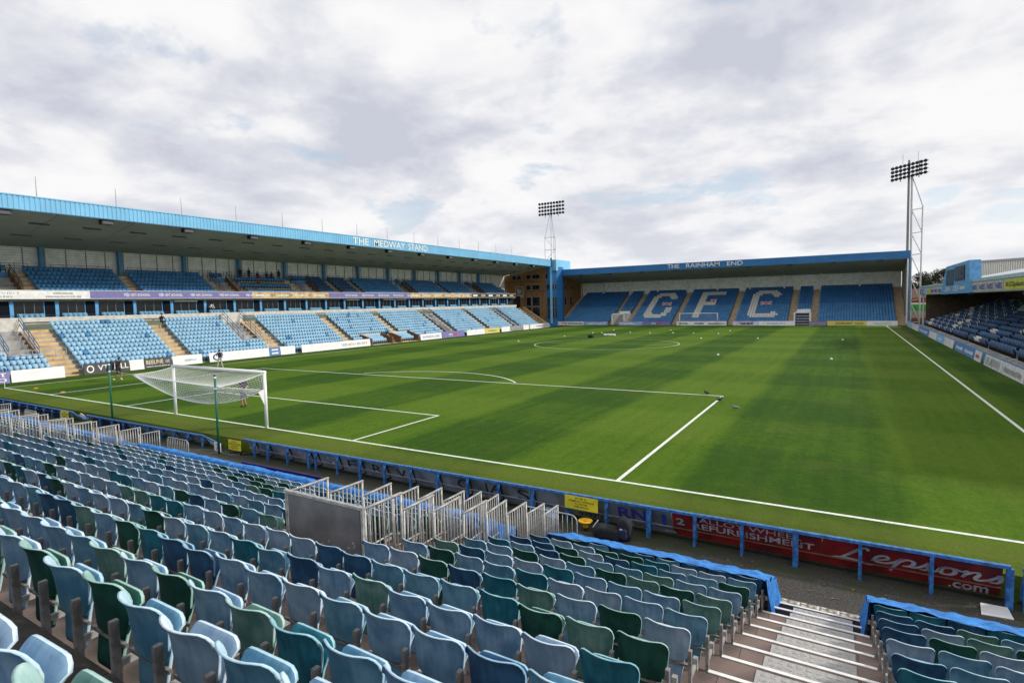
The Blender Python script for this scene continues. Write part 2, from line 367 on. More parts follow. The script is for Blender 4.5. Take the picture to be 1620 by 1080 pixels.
for _ in range(170):
    x, y, a, s_ = rl.uniform(5, 33), rl.uniform(-4.1, -2.2), rl.uniform(0, 6.28), rl.uniform(0.015, 0.05)
    c_, d_ = math.cos(a)*s_, math.sin(a)*s_; z = -0.59
    b.quad((x-c_, y-d_, z), (x+d_*.6, y-c_*.6, z+0.012), (x+c_, y+d_, z), (x-d_*.6, y+c_*.6, z+0.008))
o = b.build('fallen_leaves', mat('dead_leaf', (0.2, 0.12, 0.05), 0.9, 0, 0.4, 3)); tag(o, 'scattered dead leaves and crumbs of litter on the dark walkway', 'leaves', kind='stuff')
# painted lines, sheets 4 mm above the grass
def stripline(pts, wd, name='pitch_line', closed=False, z=0.006):
    b = MB(); n = len(pts); out = []
    for i, p in enumerate(pts):
        a = pts[i-1] if (i > 0 or closed) else p; c = pts[(i+1) % n] if (i < n-1 or closed) else p
        d = Vector((c[0]-a[0], c[1]-a[1], 0)).normalized(); q = Vector((-d.y, d.x, 0))*wd/2
        out.append(((p[0]-q.x, p[1]-q.y, gz(p[0], p[1])+z), (p[0]+q.x, p[1]+q.y, gz(p[0], p[1])+z)))
    for i in range(n if closed else n-1):
        a, c = out[i], out[(i+1) % n]; b.quad(a[0], c[0], c[1], a[1])
    return tag(b.build(name, line_white), kind='structure')
YE = 101.3
stripline([(-26.4, 0), (-10, 0), (31.95, 0)], 0.12, 'goal_line')
stripline([(31.83, 0.06), (31.83, YE)], 0.13, 'touch_line')
stripline([(-26.45, 0.06), (-26.45, YE)], 0.12, 'touch_line')
stripline([(-26.45, YE+.06), (31.9, YE+.06)], 0.12, 'goal_line')
faint = mat('faint_halfway_marking', (0.2, 0.26, 0.13), 0.95, 0, 0.3, 4)
o = stripline([(-26.3, 50.5), (31.7, 50.5)], 0.12, 'halfway_line', z=0.005); o.data.materials[0] = faint
stripline([(-18.97, 0.07), (-18.97, 15.6)], 0.12, 'penalty_area_line'); stripline([(-19.03, 15.66), (20.16, 16.44)], 0.12, 'penalty_area_line')
stripline([(20.16, 0.07), (20.16, 16.37)], 0.12, 'penalty_area_line')
stripline([(-9.0, 0.07), (-9.0, 5.4)], 0.11, 'goal_area_line'); stripline([(-9.06, 5.46), (9.16, 5.46)], 0.11, 'goal_area_line'); stripline([(9.1, 0.07), (9.1, 5.4)], 0.11, 'goal_area_line')
stripline([(-0.1+8.95*math.cos(a), 50.5+8.6*math.sin(a)) for a in [2*math.pi*i/72 for i in range(72)]], 0.085, 'centre_circle', closed=True, z=0.012)
stripline([(-0.1+9.15*math.cos(a), 10.7+9.0*math.sin(a)) for a in [R(39.6)+R(100.8)*i/30 for i in range(31)]], 0.12, 'penalty_arc', z=0.012)
stripline([(16.9, 98.6), (19.3, 98.6)], 0.25, 'training_line'); stripline([(19.4, 98.7), (20.4, 102.2)], 0.22, 'training_line')

# ------------------------------------------------------------------ the near terrace
SY0, SD, SH, SZ0 = -3.627, 0.708, 0.252, -0.6
NYX = {15: 0.13, 16: 0.15}; NZX = {12: 0.03, 13: 0.07, 14: 0.13, 15: 0.17, 16: 0.24, 17: 0.3, 18: 0.35}
def ny(k): return SY0 - k*SD + NYX.get(k, 0)
def nz_(k): return SZ0 + k*SH + NZX.get(k, 0)
XA0, XA1 = 24.82, 26.31      # open aisle with painted steps
XB0, XB1 = 19.15, 20.72      # aisle between rails
XC0, XC1 = 3.15, 4.6
XD0, XD1 = -10.6, -9.15
XEND0, XEND1 = -34.0, 34.0
KMAX = 18
deck = mat('brown_terrace_board', (0.16, 0.115, 0.097), 0.75, 0, 0.3, 2.2, 0.25, 60)
deck_dark = mat('dark_terrace_board', (0.05, 0.042, 0.037), 0.8, 0, 0.3, 2.2, 0.25, 60)
riser_m = mat('terrace_riser_board', (0.1, 0.075, 0.06), 0.85, 0, 0.35, 2.0)
plate = mat('anti_slip_plate', (0.42, 0.41, 0.39), 0.6, 0.1, 0.12, 25, 0.6, 60)
nosing = mat('white_step_nosing', (0.82, 0.8, 0.77), 0.6, 0, 0.12, 6)
st = thing('seating_stand', 'open terrace of brown boards carrying the weathered tip-up seats in the foreground', 'stand', (0, -10, -0.6))
for k in range(1, KMAX):
    y1, z1 = ny(k), nz_(k); y0 = ny(k+1); zb_ = nz_(k-1); dd = y1-y0
    b = MB(); b.box(XEND0, XEND1, y1-0.03, y1-0.004, zb_, z1-0.022)
    b.build('riser', riser_m, st)
    px0 = XEND0 if k < 3 else 9.8
    b = MB(); b.box(XEND0, px0-0.006, y0-0.004, y1, z1-0.02, z1); b.build('tread', deck if k < 15 else deck_dark, st)
    if k < 3:
        continue
    pan = MB(); pan.box(0.003, 1.207, -dd+0.003, -0.003, -0.02, 0); pm = pan.mesh('floor_panel', [deck if k < 15 else deck_dark])
    x = px0 + (k % 2)*0.6; 
    if k % 2:
        q = MB(); q.box(px0, px0+0.597, y0+0.003, y1-0.003, z1-0.02, z1); q.build('floor_panel', deck if k < 15 else deck_dark, st)
    while x < XEND1-1:
        ref('floor_panel', pm, st, (x, y1+10, z1+0.6)); x += 1.21
    q = MB(); q.box(x, XEND1, y0+0.003, y1-0.003, z1-0.02, z1); q.build('floor_panel', deck if k < 15 else deck_dark, st)
    # a dark backing below the panel joints
    q = MB(); q.box(px0, XEND1, y0+0.002, y1-0.032, z1-0.05, z1-0.023); q.build('joist', black, st)
nm = MB(); nm.box(0, XA1-XA0, -0.035, 0.012, 0.002, 0.012); nmesh = nm.mesh('step_nosing', [nosing])
pl = MB(); pl.box(0, 0.92, 0, 0.3, 0, 0.006)
for i in range(9):
    for j in range(3):
        pl.box(0.05+i*0.096, 0.1+i*0.096, 0.04+j*0.09, 0.075+j*0.09, 0.0062, 0.0095)
plmesh = pl.mesh('tread_plate', [plate])
for k in range(1, 15):
    ref('step_nosing', nmesh, st, (XA0, ny(k)+10, nz_(k)+0.6))
    ref('tread_plate', plmesh, st, (XA0+0.36, ny(k)-0.38+10, nz_(k)+0.604))
b = MB(); b.box(XA0-0.02, XA1+0.02, ny(1)+0.004, ny(1)+0.06, -0.6, -0.36); b.build('end_board', riser_m, st)
# worn white kerb blocks at the foot of the aisle
kerb = thing('kerb_step', 'low step of four concrete blocks with flaking white paint below the painted steps', 'step', (25.55, -4.0, -0.6))
flake = mat('flaking_white_paint', (0.7, 0.68, 0.6), 0.8, 0, 0.1, 11, 0.3, 40, col2=(0.16, 0.13, 0.08))
blk = MB(); blk.box(0.004, 0.322, -0.12, 0.12, 0, 0.12); bme = blk.mesh('block', [flake])
for i in range(4): ref('block', bme, kerb, (-0.62+i*0.326, 0.0, 0))

# ------------------------------------------------------------------ weathered tip-up seats
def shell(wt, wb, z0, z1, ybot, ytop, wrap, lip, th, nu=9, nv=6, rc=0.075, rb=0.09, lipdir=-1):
    """curved plastic shell; returns verts, quads and per-quad flag (0 rear face, 1 front and rim, bleached and painted sky-bright)"""
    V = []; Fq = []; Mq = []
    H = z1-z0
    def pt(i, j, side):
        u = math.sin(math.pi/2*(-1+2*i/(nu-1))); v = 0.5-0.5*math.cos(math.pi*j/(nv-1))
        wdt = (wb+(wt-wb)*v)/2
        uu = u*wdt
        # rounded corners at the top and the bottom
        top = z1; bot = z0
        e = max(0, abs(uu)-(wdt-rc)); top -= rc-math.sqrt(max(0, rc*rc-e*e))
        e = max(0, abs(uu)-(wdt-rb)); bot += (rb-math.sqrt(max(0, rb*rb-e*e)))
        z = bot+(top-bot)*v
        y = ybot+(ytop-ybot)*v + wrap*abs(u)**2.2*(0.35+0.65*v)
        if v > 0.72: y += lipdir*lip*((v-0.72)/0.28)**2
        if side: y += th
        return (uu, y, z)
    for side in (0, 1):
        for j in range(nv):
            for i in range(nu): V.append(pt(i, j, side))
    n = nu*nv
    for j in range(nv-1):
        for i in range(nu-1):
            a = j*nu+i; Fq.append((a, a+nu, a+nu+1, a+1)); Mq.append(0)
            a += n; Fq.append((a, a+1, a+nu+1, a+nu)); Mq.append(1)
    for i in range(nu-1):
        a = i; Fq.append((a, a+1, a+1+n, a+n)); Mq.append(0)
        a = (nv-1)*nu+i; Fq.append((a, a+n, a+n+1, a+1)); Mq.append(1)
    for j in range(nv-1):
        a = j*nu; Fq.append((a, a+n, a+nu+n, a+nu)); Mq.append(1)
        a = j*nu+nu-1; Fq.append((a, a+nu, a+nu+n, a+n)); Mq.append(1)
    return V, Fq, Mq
def plastic(name, col, worn):
    m = bpy.data.materials.new(name); m.use_nodes = True; t = m.node_tree; b = t.nodes['Principled BSDF']
    g = nd(t, 'ShaderNodeNewGeometry')
    n = nd(t, 'ShaderNodeTexNoise'); n.inputs['Scale'].default_value = 5.5; n.inputs['Detail'].default_value = 4; t.links.new(g.outputs['Position'], n.inputs['Vector'])
    mp = nd(t, 'ShaderNodeMapping'); mp.inputs['Scale'].default_value = (30, 12, 3.5); t.links.new(g.outputs['Position'], mp.inputs[0])
    n2 = nd(t, 'ShaderNodeTexNoise'); n2.inputs['Scale'].default_value = 1.0; n2.inputs['Detail'].default_value = 6; t.links.new(mp.outputs[0], n2.inputs['Vector'])
    f = mth(t, 'ADD', n.outputs['Fac'], mth(t, 'MULTIPLY', mth(t, 'SUBTRACT', n2.outputs['Fac'], 0.5), 0.5))
    c = ramp(t, f, [(0.36, col), (0.66, worn)])
    n4 = nd(t, 'ShaderNodeTexNoise'); n4.inputs['Scale'].default_value = 26; n4.inputs['Detail'].default_value = 3; t.links.new(g.outputs['Position'], n4.inputs['Vector'])
    dk = ramp(t, n4.outputs['Fac'], [(0.62, (0, 0, 0)), (0.74, (1, 1, 1))])
    c = mixc(t, mth(t, 'MULTIPLY', dk, 0.3), c, tuple(x*0.5 for x in col))
    t.links.new(c, b.inputs['Base Color']); b.inputs['Specular IOR Level'].default_value = 0.25
    rr = ramp(t, n2.outputs['Fac'], [(0.3, (0.5, 0.5, 0.5)), (0.7, (0.78, 0.78, 0.78))]); t.links.new(rr, b.inputs['Roughness'])
    return m
PAL = [  # name, rear colour, its worn tone, rim bleached and lightened for sky light, its worn tone, words
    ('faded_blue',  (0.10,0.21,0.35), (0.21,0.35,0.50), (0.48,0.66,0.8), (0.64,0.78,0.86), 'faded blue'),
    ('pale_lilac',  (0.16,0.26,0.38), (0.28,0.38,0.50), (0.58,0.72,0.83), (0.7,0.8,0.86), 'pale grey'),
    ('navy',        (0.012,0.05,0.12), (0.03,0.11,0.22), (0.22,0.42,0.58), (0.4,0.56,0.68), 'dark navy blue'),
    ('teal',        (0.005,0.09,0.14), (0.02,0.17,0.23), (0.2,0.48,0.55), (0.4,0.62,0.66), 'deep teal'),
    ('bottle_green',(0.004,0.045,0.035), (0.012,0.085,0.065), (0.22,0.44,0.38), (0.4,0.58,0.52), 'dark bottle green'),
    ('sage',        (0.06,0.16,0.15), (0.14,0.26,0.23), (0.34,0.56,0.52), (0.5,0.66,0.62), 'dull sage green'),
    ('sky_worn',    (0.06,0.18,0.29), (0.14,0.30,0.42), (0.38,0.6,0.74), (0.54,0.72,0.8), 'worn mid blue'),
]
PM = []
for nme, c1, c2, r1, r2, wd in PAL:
    PM.append((plastic(nme+'_plastic', c1, c2), plastic(nme+'_bleached_skylit', r1, r2)))  # second tone mixes real bleaching with sky brightness painted on rim and front
BACK = shell(0.428, 0.39, 0.432, 0.775, 0.03, -0.02, 0.085, 0.028, 0.016, nu=15, nv=10)
def panshell(tilt):
    # the folded pan: a shallow dish hinged at the rear; tilt 0 = upright
    V, Fq, Mq = shell(0.37, 0.26, 0.0, 0.45, 0.0, 0.0, 0.0, 0.045, 0.018, nu=11, nv=9, rc=0.055, rb=0.03, lipdir=1)
    a = R(tilt); out = []
    for x, y, z in V:
        z -= 0.2; yy = y*math.cos(a)+z*math.sin(a); zz = z*math.cos(a)-y*math.sin(a)
        out.append((x, yy+0.07, zz+0.425))
    return out, Fq, Mq
PANS = [panshell(t) for t in (6, 10, 15, 82)]
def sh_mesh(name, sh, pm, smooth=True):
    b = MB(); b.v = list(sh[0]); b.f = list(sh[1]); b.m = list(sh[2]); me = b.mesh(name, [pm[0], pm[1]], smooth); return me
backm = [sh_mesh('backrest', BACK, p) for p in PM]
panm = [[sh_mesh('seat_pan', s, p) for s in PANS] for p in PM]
b = MB(); b.box(-0.015, 0.015, -0.032, 0.01, 0.0, 0.6); b.box(-0.026, 0.026, -0.036, 0.018, 0.0, 0.012); postm = b.mesh('support_post', [galv_old])
b = MB(); b.box(-0.012, 0.012, 0.012, 0.2, 0.33, 0.37); b.box(-0.02, 0.02, 0.17, 0.215, 0.3, 0.42); brackm = b.mesh('hinge_bracket', [galv])
b = MB(); b.box(-0.2, 0.2, 0.045, 0.065, 0.40, 0.42); crossm = b.mesh('cross_rail', [galv_old])
ordn = ['zeroth','first','second','third','fourth','fifth','sixth','seventh','eighth','ninth','tenth','eleventh','twelfth','thirteenth','fourteenth','fifteenth','sixteenth','seventeenth','eighteenth','nineteenth','twentieth']
def nth(n):
    if n < len(ordn): return ordn[n]
    return '%d%s' % (n, {1:'st',2:'nd',3:'rd'}.get(n % 10 if n % 100 not in (11,12,13) else 0, 'th'))
SP = 0.449
MI = mw.inverted(); FPX = 883.0
def topx(p):
    d = MI @ Vector(p)
    if d.z > -0.2: return None
    return (810+FPX*d.x/-d.z, 540-FPX*d.y/-d.z, -d.z)
seats = []
def spots(k):
    out = []
    if k <= 10:
        for blk, x0, x1 in (('A', XB1+0.06, XA0), ('B', XC1+0.2, XB0), ('C', XD1+0.2, XC0), ('D', -33.0, XD0)):
            n = int((x1-x0)/SP+0.02)
            for i in range(n): out.append((x1-0.012-SP*(i+0.5), blk, i+1))
    else:
        n = int((XA0+30)/SP)
        for i in range(n): out.append((XA0-0.012-SP*(i+0.5), 'E', i+1))
    for i in range(int((33.5-XA1)/SP)): out.append((XA1+0.03+SP*(i+0.5), 'R', i+1))
    return out
rs = random.Random(11)
for k in range(3, 17):
    for x, blk, i in spots(k):
        y = ny(k)+0.02; zt = nz_(k-1)
        q = topx((x, y, zt+0.7))
        u = rs.random()
        # greener and darker towards the middle block, more bleached to the left
        wl = min(1, max(0, (x-12)/9))
        wts = [0.34-0.12*wl, 0.32-0.2*wl, 0.07+0.1*wl, 0.04+0.05*wl, 0.08+0.08*wl, 0.04+0.05*wl, 0.13+0.02*wl]
        if k == 3: wts = [0, 0, 0.6, 0, 0.05, 0, 0.35]
        if blk == 'R': wts = [0.1, 0.08, 0.22, 0.25, 0.15, 0.08, 0.12]
        s = 0; ci = 0
        for j, wv in enumerate(wts):
            s += wv
            if u*sum(wts) <= s: ci = j; break
        pv = rs.choice([0, 0, 1, 1, 2]) if rs.random() > 0.02 else 3
        if q is None: continue
        if q[0] < -260 or q[0] > 1900 or q[1] > 1330: continue
        seats.append((q[2], k, x, y, zt, blk, i, ci, pv))
seats.sort()
def vis(s):
    q = topx((s[2], s[3], s[4]+0.75)); return -25 < q[0] < 1645 and q[1] < 1110
near = [s for s in seats if vis(s)][:298]; nearset = set((s[1], s[5], s[6]) for s in near)
rest = [s for s in seats if (s[1], s[5], s[6]) not in nearset]
where = {'A': 'between the rails and the painted steps', 'B': 'left of the railed gap', 'E': 'left of the painted steps', 'R': 'right of the painted steps', 'C': 'left of the far railed gap', 'D': 'at the far left end'}
for d, k, x, y, zt, blk, i, ci, pv in near:
    if blk == 'R': ww = '%s right of the painted steps' % nth(i)
    elif blk == 'E': ww = '%s left of the painted steps' % nth(i)
    elif blk == 'A': ww = '%s left of the painted steps' % nth(i)
    elif blk == 'B': ww = '%s left of the metal panel' % nth(i)
    else: ww = '%s left of the second gap' % nth(i)
    row = nth(k-2)
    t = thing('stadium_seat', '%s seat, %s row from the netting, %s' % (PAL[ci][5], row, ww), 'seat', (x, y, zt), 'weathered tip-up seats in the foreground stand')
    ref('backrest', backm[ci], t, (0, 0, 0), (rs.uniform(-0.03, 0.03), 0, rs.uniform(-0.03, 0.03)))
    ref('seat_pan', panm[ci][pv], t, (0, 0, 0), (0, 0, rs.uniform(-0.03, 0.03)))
    ref('support_post', postm, t, (0.2245, 0, 0)); ref('hinge_bracket', brackm, t, (0.2245, 0, 0)); ref('cross_rail', crossm, t)
    if (i == 1 and blk == 'R'): ref('support_post', postm, t, (-0.2245, 0, 0)); ref('hinge_bracket', brackm, t, (-0.2245, 0, 0))
# the smaller ones behind and beyond, one joined mesh
LB = shell(0.428, 0.39, 0.432, 0.775, 0.03, -0.02, 0.085, 0.028, 0.016, nu=9, nv=7)
def lowpan(tilt):
    V, Fq, Mq = shell(0.37, 0.26, 0.0, 0.45, 0.0, 0.0, 0.0, 0.045, 0.018, nu=7, nv=6, rc=0.055, rb=0.03, lipdir=1)
    a = R(tilt); return [(x, y*math.cos(a)+(z-0.2)*math.sin(a)+0.07, (z-0.2)*math.cos(a)-y*math.sin(a)+0.42) for x, y, z in V], Fq, Mq
LP = lowpan(9)
tv = list(LB[0]); tf = list(LB[1]); tm = list(LB[2]); o_ = len(tv)
tv += LP[0]; tf += [tuple(a+o_ for a in f) for f in LP[1]]; tm += LP[2]
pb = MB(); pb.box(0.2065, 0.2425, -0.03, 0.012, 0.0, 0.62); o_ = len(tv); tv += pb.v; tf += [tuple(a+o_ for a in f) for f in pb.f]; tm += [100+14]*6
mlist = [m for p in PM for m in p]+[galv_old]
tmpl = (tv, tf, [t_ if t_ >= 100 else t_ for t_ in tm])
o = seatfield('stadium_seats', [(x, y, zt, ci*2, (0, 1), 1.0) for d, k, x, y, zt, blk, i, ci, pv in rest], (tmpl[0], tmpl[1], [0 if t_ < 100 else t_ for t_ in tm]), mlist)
# give front and rim quads the bleached, sky-lightened slot
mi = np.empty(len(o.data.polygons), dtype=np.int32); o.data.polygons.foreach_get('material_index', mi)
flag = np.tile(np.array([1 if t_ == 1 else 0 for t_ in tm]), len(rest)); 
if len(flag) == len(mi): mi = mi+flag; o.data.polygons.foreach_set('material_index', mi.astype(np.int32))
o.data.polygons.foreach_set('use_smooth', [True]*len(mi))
tag(o, 'rows of weathered blue and green tip-up seats filling the rest of the foreground stand', 'seats')

# blue netting over the front three rows
def netting(x0, x1, label, ends, high=False):
    t = thing('seat_netting', label, 'netting', ((x0+x1)/2, ny(2), -0.6))
    b = MB(); n = max(4, int((x1-x0)/SP*6)); prof = []
    # profile from the back of row 3 down to the ground before row 1
    def P(x, j):
        ph = (x-x0)/SP*2*math.pi; bump = 0.5-0.5*math.cos(ph)
        wob = mnoise.noise(Vector((x*1.7, j*0.9, x0)))*0.05
        tz3, tz2, tz1 = nz_(3)-SH, nz_(2)-SH, nz_(1)-SH
        pr = [(ny(3)-0.0, tz3+0.80-0.012*(1-bump)), (ny(3)+0.12, tz3+0.785-0.025*(1-bump)), (ny(3)+0.30, tz3+0.66-0.035*(1-bump)), (ny(3)+0.5, 0.46), (ny(2)+0.02, 0.36-0.02*(1-bump)),
              (ny(2)+0.2, 0.27-0.03*(1-bump)), (ny(2)+0.42, 0.12), (ny(1)-0.05, 0.02-0.03*(1-bump)), (ny(1)+0.2, -0.1), (ny(1)+0.36, -0.3), (ny(1)+0.42, -0.52)]
        if not high: pr = [(ny(3)-0.05, tz3+0.6), (ny(3)-0.03, tz3+0.80-0.02*(1-bump)), (ny(3)+0.12, tz3+0.82-0.03*(1-bump)), (ny(3)+0.34, tz3+0.72-0.03*(1-bump)), (ny(2)-0.1, tz2+0.72-0.04*(1-bump)), (ny(2)+0.12, tz2+0.66), (ny(2)+0.4, 0.14), (ny(1)-0.05, 0.02), (ny(1)+0.2, -0.1), (ny(1)+0.36, -0.3), (ny(1)+0.42, -0.52)]
        if high: pr = [(ny(3)-0.0, tz3+0.80-0.02*(1-bump)), (ny(3)+0.12, tz3+0.79-0.035*(1-bump)), (ny(3)+0.34, tz3+0.68-0.04*(1-bump)), (ny(2)-0.10, tz2+0.80-0.04*(1-bump)), (ny(2)+0.12, tz2+0.78-0.05*(1-bump)), (ny(2)+0.36, tz2+0.6-0.04*(1-bump)), (ny(1)-0.06, tz1+0.72), (ny(1)+0.14, tz1+0.68), (ny(1)+0.34, tz1+0.45), (ny(1)+0.42, tz1+0.2), (ny(1)+0.46, -0.52)]
        y, z = pr[j]; return (x, y+wob*0.6+0.02*math.sin(ph*1.5+j), z+(wob*0.6 if j < 9 else 0))
    J = 11
    for i in range(n+1):
        x = x0+(x1-x0)*i/n
        for j in range(J): b.v.append(P(x, j))
    for i in range(n):
        for j in range(J-1):
            a = i*J+j; b.f.append((a, a+1, a+J+1, a+J)); b.m.append(0)
    b.build('net_cover', netblue, t, smooth=True)
    for e in ends:
        xe = x0 if e < 0 else x1
        b = MB(); M_ = 26; rows = 7
        for i in range(M_+1):
            f = i/M_; jf = f*8.0; j = min(7, int(jf)); fr = jf-j
            a = Vector(P(xe, j)); c = Vector(P(xe, j+1)); top = a.lerp(c, fr)
            kk = (SY0-top.y)/SD
            for r_ in range(rows):
                v = r_/(rows-1); zb = max(-0.55, nz_(max(0, math.floor(kk)))-SH*0.2+0.06*math.sin(i*1.3))
                fold = 0.05*math.sin(i*1.55+v)*v
                b.v.append((top.x+e*(0.02+0.06*v+fold), top.y+0.02*math.sin(i*2.1)*v, top.z+(zb-top.z)*v))
        for i in range(M_):
            for r_ in range(rows-1):
                a = i*rows+r_; b.f.append((a, a+rows, a+rows+1, a+1)); b.m.append(0)
        b.build('hanging_end', netblue, t, smooth=True)
netting(XB1+0.1, XA0+0.03, 'bright blue netting draped over the front seats between the metal rails and the painted steps', (1,-1), True)
netting(XA1-0.0, 33.5, 'bright blue netting draped over the front seats at the lower right corner', (-1,), True)
netting(XC1+0.15, XB0-0.1, 'long bright blue netting over the front seats left of the sheet metal panel', (1,-1))
netting(XD1+0.15, XC0-0.1, 'strip of bright blue netting seen through the far rails at the left', (1,-1))
netting(-33, XD0-0.1, 'blue netting over the front seats at the far left edge behind the rails', (1,))

# rails down both sides of the gaps
def barrier_mesh(L_, h=1.02, n=7):
    f = MB(); f.tube([(0,0,0),(0,0,h)], 0.018, 8); f.tube([(0,L_,0),(0,L_,h)], 0.018, 8)
    f.bar((0,-0.02,h+0.005), (0,L_+0.02,h+0.005), 0.036, 0.028); f.bar((0,0.02,0.14), (0,L_-0.02,0.14), 0.026)
    br = MB(); br.tube([(0,0,0.15),(0,0,h-0.01)], 0.0085, 6)
    return f.mesh('frame', [galv], True), br.mesh('bar', [galv], True), [L_*(i+1)/(n+1) for i in range(n)]
bf, bb, bys = barrier_mesh(0.655)
rjit = random.Random(3)
def rail(x, y, z, label, group):
    t = thing('metal_barrier', label, 'barrier', (x+rjit.uniform(-.012,.012), y+rjit.uniform(-.012,.012), z+rjit.uniform(-.015,.012)), group)
    t.rotation_euler = (rjit.uniform(-.02,.02), rjit.uniform(-.015,.015), rjit.uniform(-.03,.03))
    ref('frame', bf, t)
    for v in bys: ref('bar', bb, t, (0, v, 0))
    return t
def gap(x0, x1, side, nm_, front_label, panel_label):
    for n in range(8):
        y = -10.46+0.695*n; z = 2.73-0.2525*n-1.02
        rail(x1-0.06, y, z, '%s metal barrier counted from the back on the right side of %s' % (nth(n+1), nm_), 'barriers stepping down '+nm_)
        rail(x0+0.02, y, z, '%s metal barrier counted from the back on the left side of %s' % (nth(n+1), nm_), 'barriers stepping down '+nm_)
    # sheet sheet closing the back
    t = thing('steel_screen', panel_label, 'screen', ((x0+x1)/2, -10.5, 1.7))
    sheet = mat('dull_steel_sheet', (0.24, 0.24, 0.25), 0.5, 0.3, 0.25, 2.0, col2=(0.15, 0.15, 0.16))
    b = MB(); b.box(x0+0.06, x1-0.1, -10.52, -10.505, 1.72, 2.71); b.build('sheet', sheet, t)
    rnd = random.Random(int(x0*10)); b = MB()
    for _ in range(110):
        px_, pz = x0+0.7+rnd.random()**0.7*(x1-x0-0.85), 1.74+abs(rnd.gauss(0, 0.24)); 
        if pz > 2.5: continue
        s_ = rnd.uniform(0.006, 0.022); b.quad((px_-s_, -10.523, pz-s_*.6), (px_+s_, -10.523, pz-s_*.3), (px_+s_*.7, -10.523, pz+s_), (px_-s_*.6, -10.523, pz+s_*.5))
    b.build('paint_flecks', ink_pale, t, kind='stuff')
    b = MB(); b.tube([(x0+0.02,-10.51,1.0),(x0+0.02,-10.51,2.74)], 0.024, 8); b.tube([(x1-0.06,-10.51,1.0),(x1-0.06,-10.51,2.74)], 0.024, 8)
    b.bar((x0-0.01,-10.51,2.745), (x1-0.03,-10.51,2.745), 0.05, 0.035); b.build('frame', galv, t, smooth=False)
    # crowd barrier with rounded corners across the bottom
    t = thing('crowd_barrier', front_label, 'barrier', ((x0+x1)/2-0.2, -3.93, -0.6))
    xa, xb = x0-0.1, x1-0.08; zt = 0.38; pts = [(xa,-3.93,-0.6),(xa,-3.93,zt-0.16)]
    for i in range(1, 6): a = R(90*i/6); pts.append((xa+0.16-0.16*math.cos(a), -3.93, zt-0.16+0.16*math.sin(a)))
    pts.append((xa+0.2,-3.93,zt)); pts.append((xb-0.2,-3.93,zt))
    for i in range(1, 6): a = R(90*i/6); pts.append((xb-0.16+0.16*math.sin(a), -3.93, zt-0.16+0.16*math.cos(a)))
    pts += [(xb,-3.93,zt-0.16),(xb,-3.93,-0.6)]
    b = MB(); b.tube(pts, 0.019, 8); b.bar((xa,-3.93,-0.4), (xb,-3.93,-0.4), 0.025)
    for xx in (xa, xb): b.bar((xx,-4.2,-0.59), (xx,-3.66,-0.59), 0.04, 0.02)
    b.build('frame', galv, t, smooth=True)
    b = MB(); b.tube([(0,0,-0.39),(0,0,zt-0.005)], 0.0075, 6); bme_ = b.mesh('bar', [galv], True)
    n = int((xb-xa)/0.12)
    for i in range(1, n): ref('bar', bme_, t, (xa+(xb-xa)*i/n-t.location.x, 0, 0.6))
gap(XB0, XB1, 1, 'the nearer gap', 'crowd barrier with rounded corners across the foot of the nearer railed gap', 'speckled steel sheet closing the back of the nearer railed gap among the seats')
gap(XC0, XC1, 1, 'the middle gap', 'crowd barrier with a rounded corner at the foot of the middle railed gap', 'sheet metal sheet closing the back of the middle railed gap')
gap(XD0, XD1, 1, 'the farthest gap', 'small crowd barrier with rounded corner at the far left before the dark fence', 'sheet metal sheet closing the back of the farthest railed gap')

# ------------------------------------------------------------------ the low wall of hoardings behind the goal
posts_x = [5.84,6.67,7.85,9.06,9.44,10.56,11.68,12.82,13.95,15.06,16.2,17.3,18.43,19.5,20.63,21.76,22.88,23.94,25.05,26.25,27.45,28.63]
bold = {6.67,9.06,11.68,15.06,18.43,21.76,25.05,28.63}
def wall(x0, x1, zt0, zt1, posts, label, panels, strut=True, endslope=False, startpost=True):
    t = thing('hoarding_fence', label, 'fence', ((x0+x1)/2, -2.08, -0.6))
    zt = lambda x: zt0+(zt1-zt0)*(x-x0)/(x1-x0)
    b = MB(); b.bar((x0,-2.08,zt0), (x1,-2.08,zt1), 0.09, 0.06); b.build('top_rail', blue_rail, t)
    for x in posts:
        w_ = 0.1 if x in bold else 0.065
        b = MB(); b.box(x-w_/2, x+w_/2, -2.115, -2.045, -0.6, zt(x)-0.031); 
        if x in bold: b.box(x-w_/2-0.012, x-w_/2-0.002, -2.12, -2.04, -0.6, zt(x)-0.031)
        b.build('post', blue_rail, t)
        if strut:
            b = MB(); b.bar((x, -2.02, zt(x)-0.05), (x, -1.78, -0.42), 0.04); b.bar((x, -2.04, -0.45), (x, -1.8, -0.45), 0.04); b.build('strut', black if x < 19 else blue_rail, t)
    for (a, c, m_) in panels:
        b = MB(); ga, gc = a+0.006, c-0.006
        b.hexa([(ga,-1.99,zt(a)-0.035),(gc,-1.99,zt(c)-0.035),(gc,-1.98,zt(c)-0.032),(ga,-1.98,zt(a)-0.032)],
               [(ga,-1.76,-0.52),(gc,-1.76,-0.52),(gc,-1.745,-0.51),(ga,-1.745,-0.51)])
        p_ = b.build('hoarding_panel', m_, t)
        b = MB(); b.bar((ga,-1.862,-0.31), (gc,-1.862,-0.31), 0.03, 0.02); b.build('panel_rail', ink_grey if m_ is not red_board else brown_wall, t)
    b = MB(); b.bar((x0,-1.80,-0.55), (x1,-1.80,-0.55), 0.03); b.build('bottom_rail', black, t)
    return t
PU = Vector((0, -0.235, 0.60)).normalized()     # up along the raked hoardings
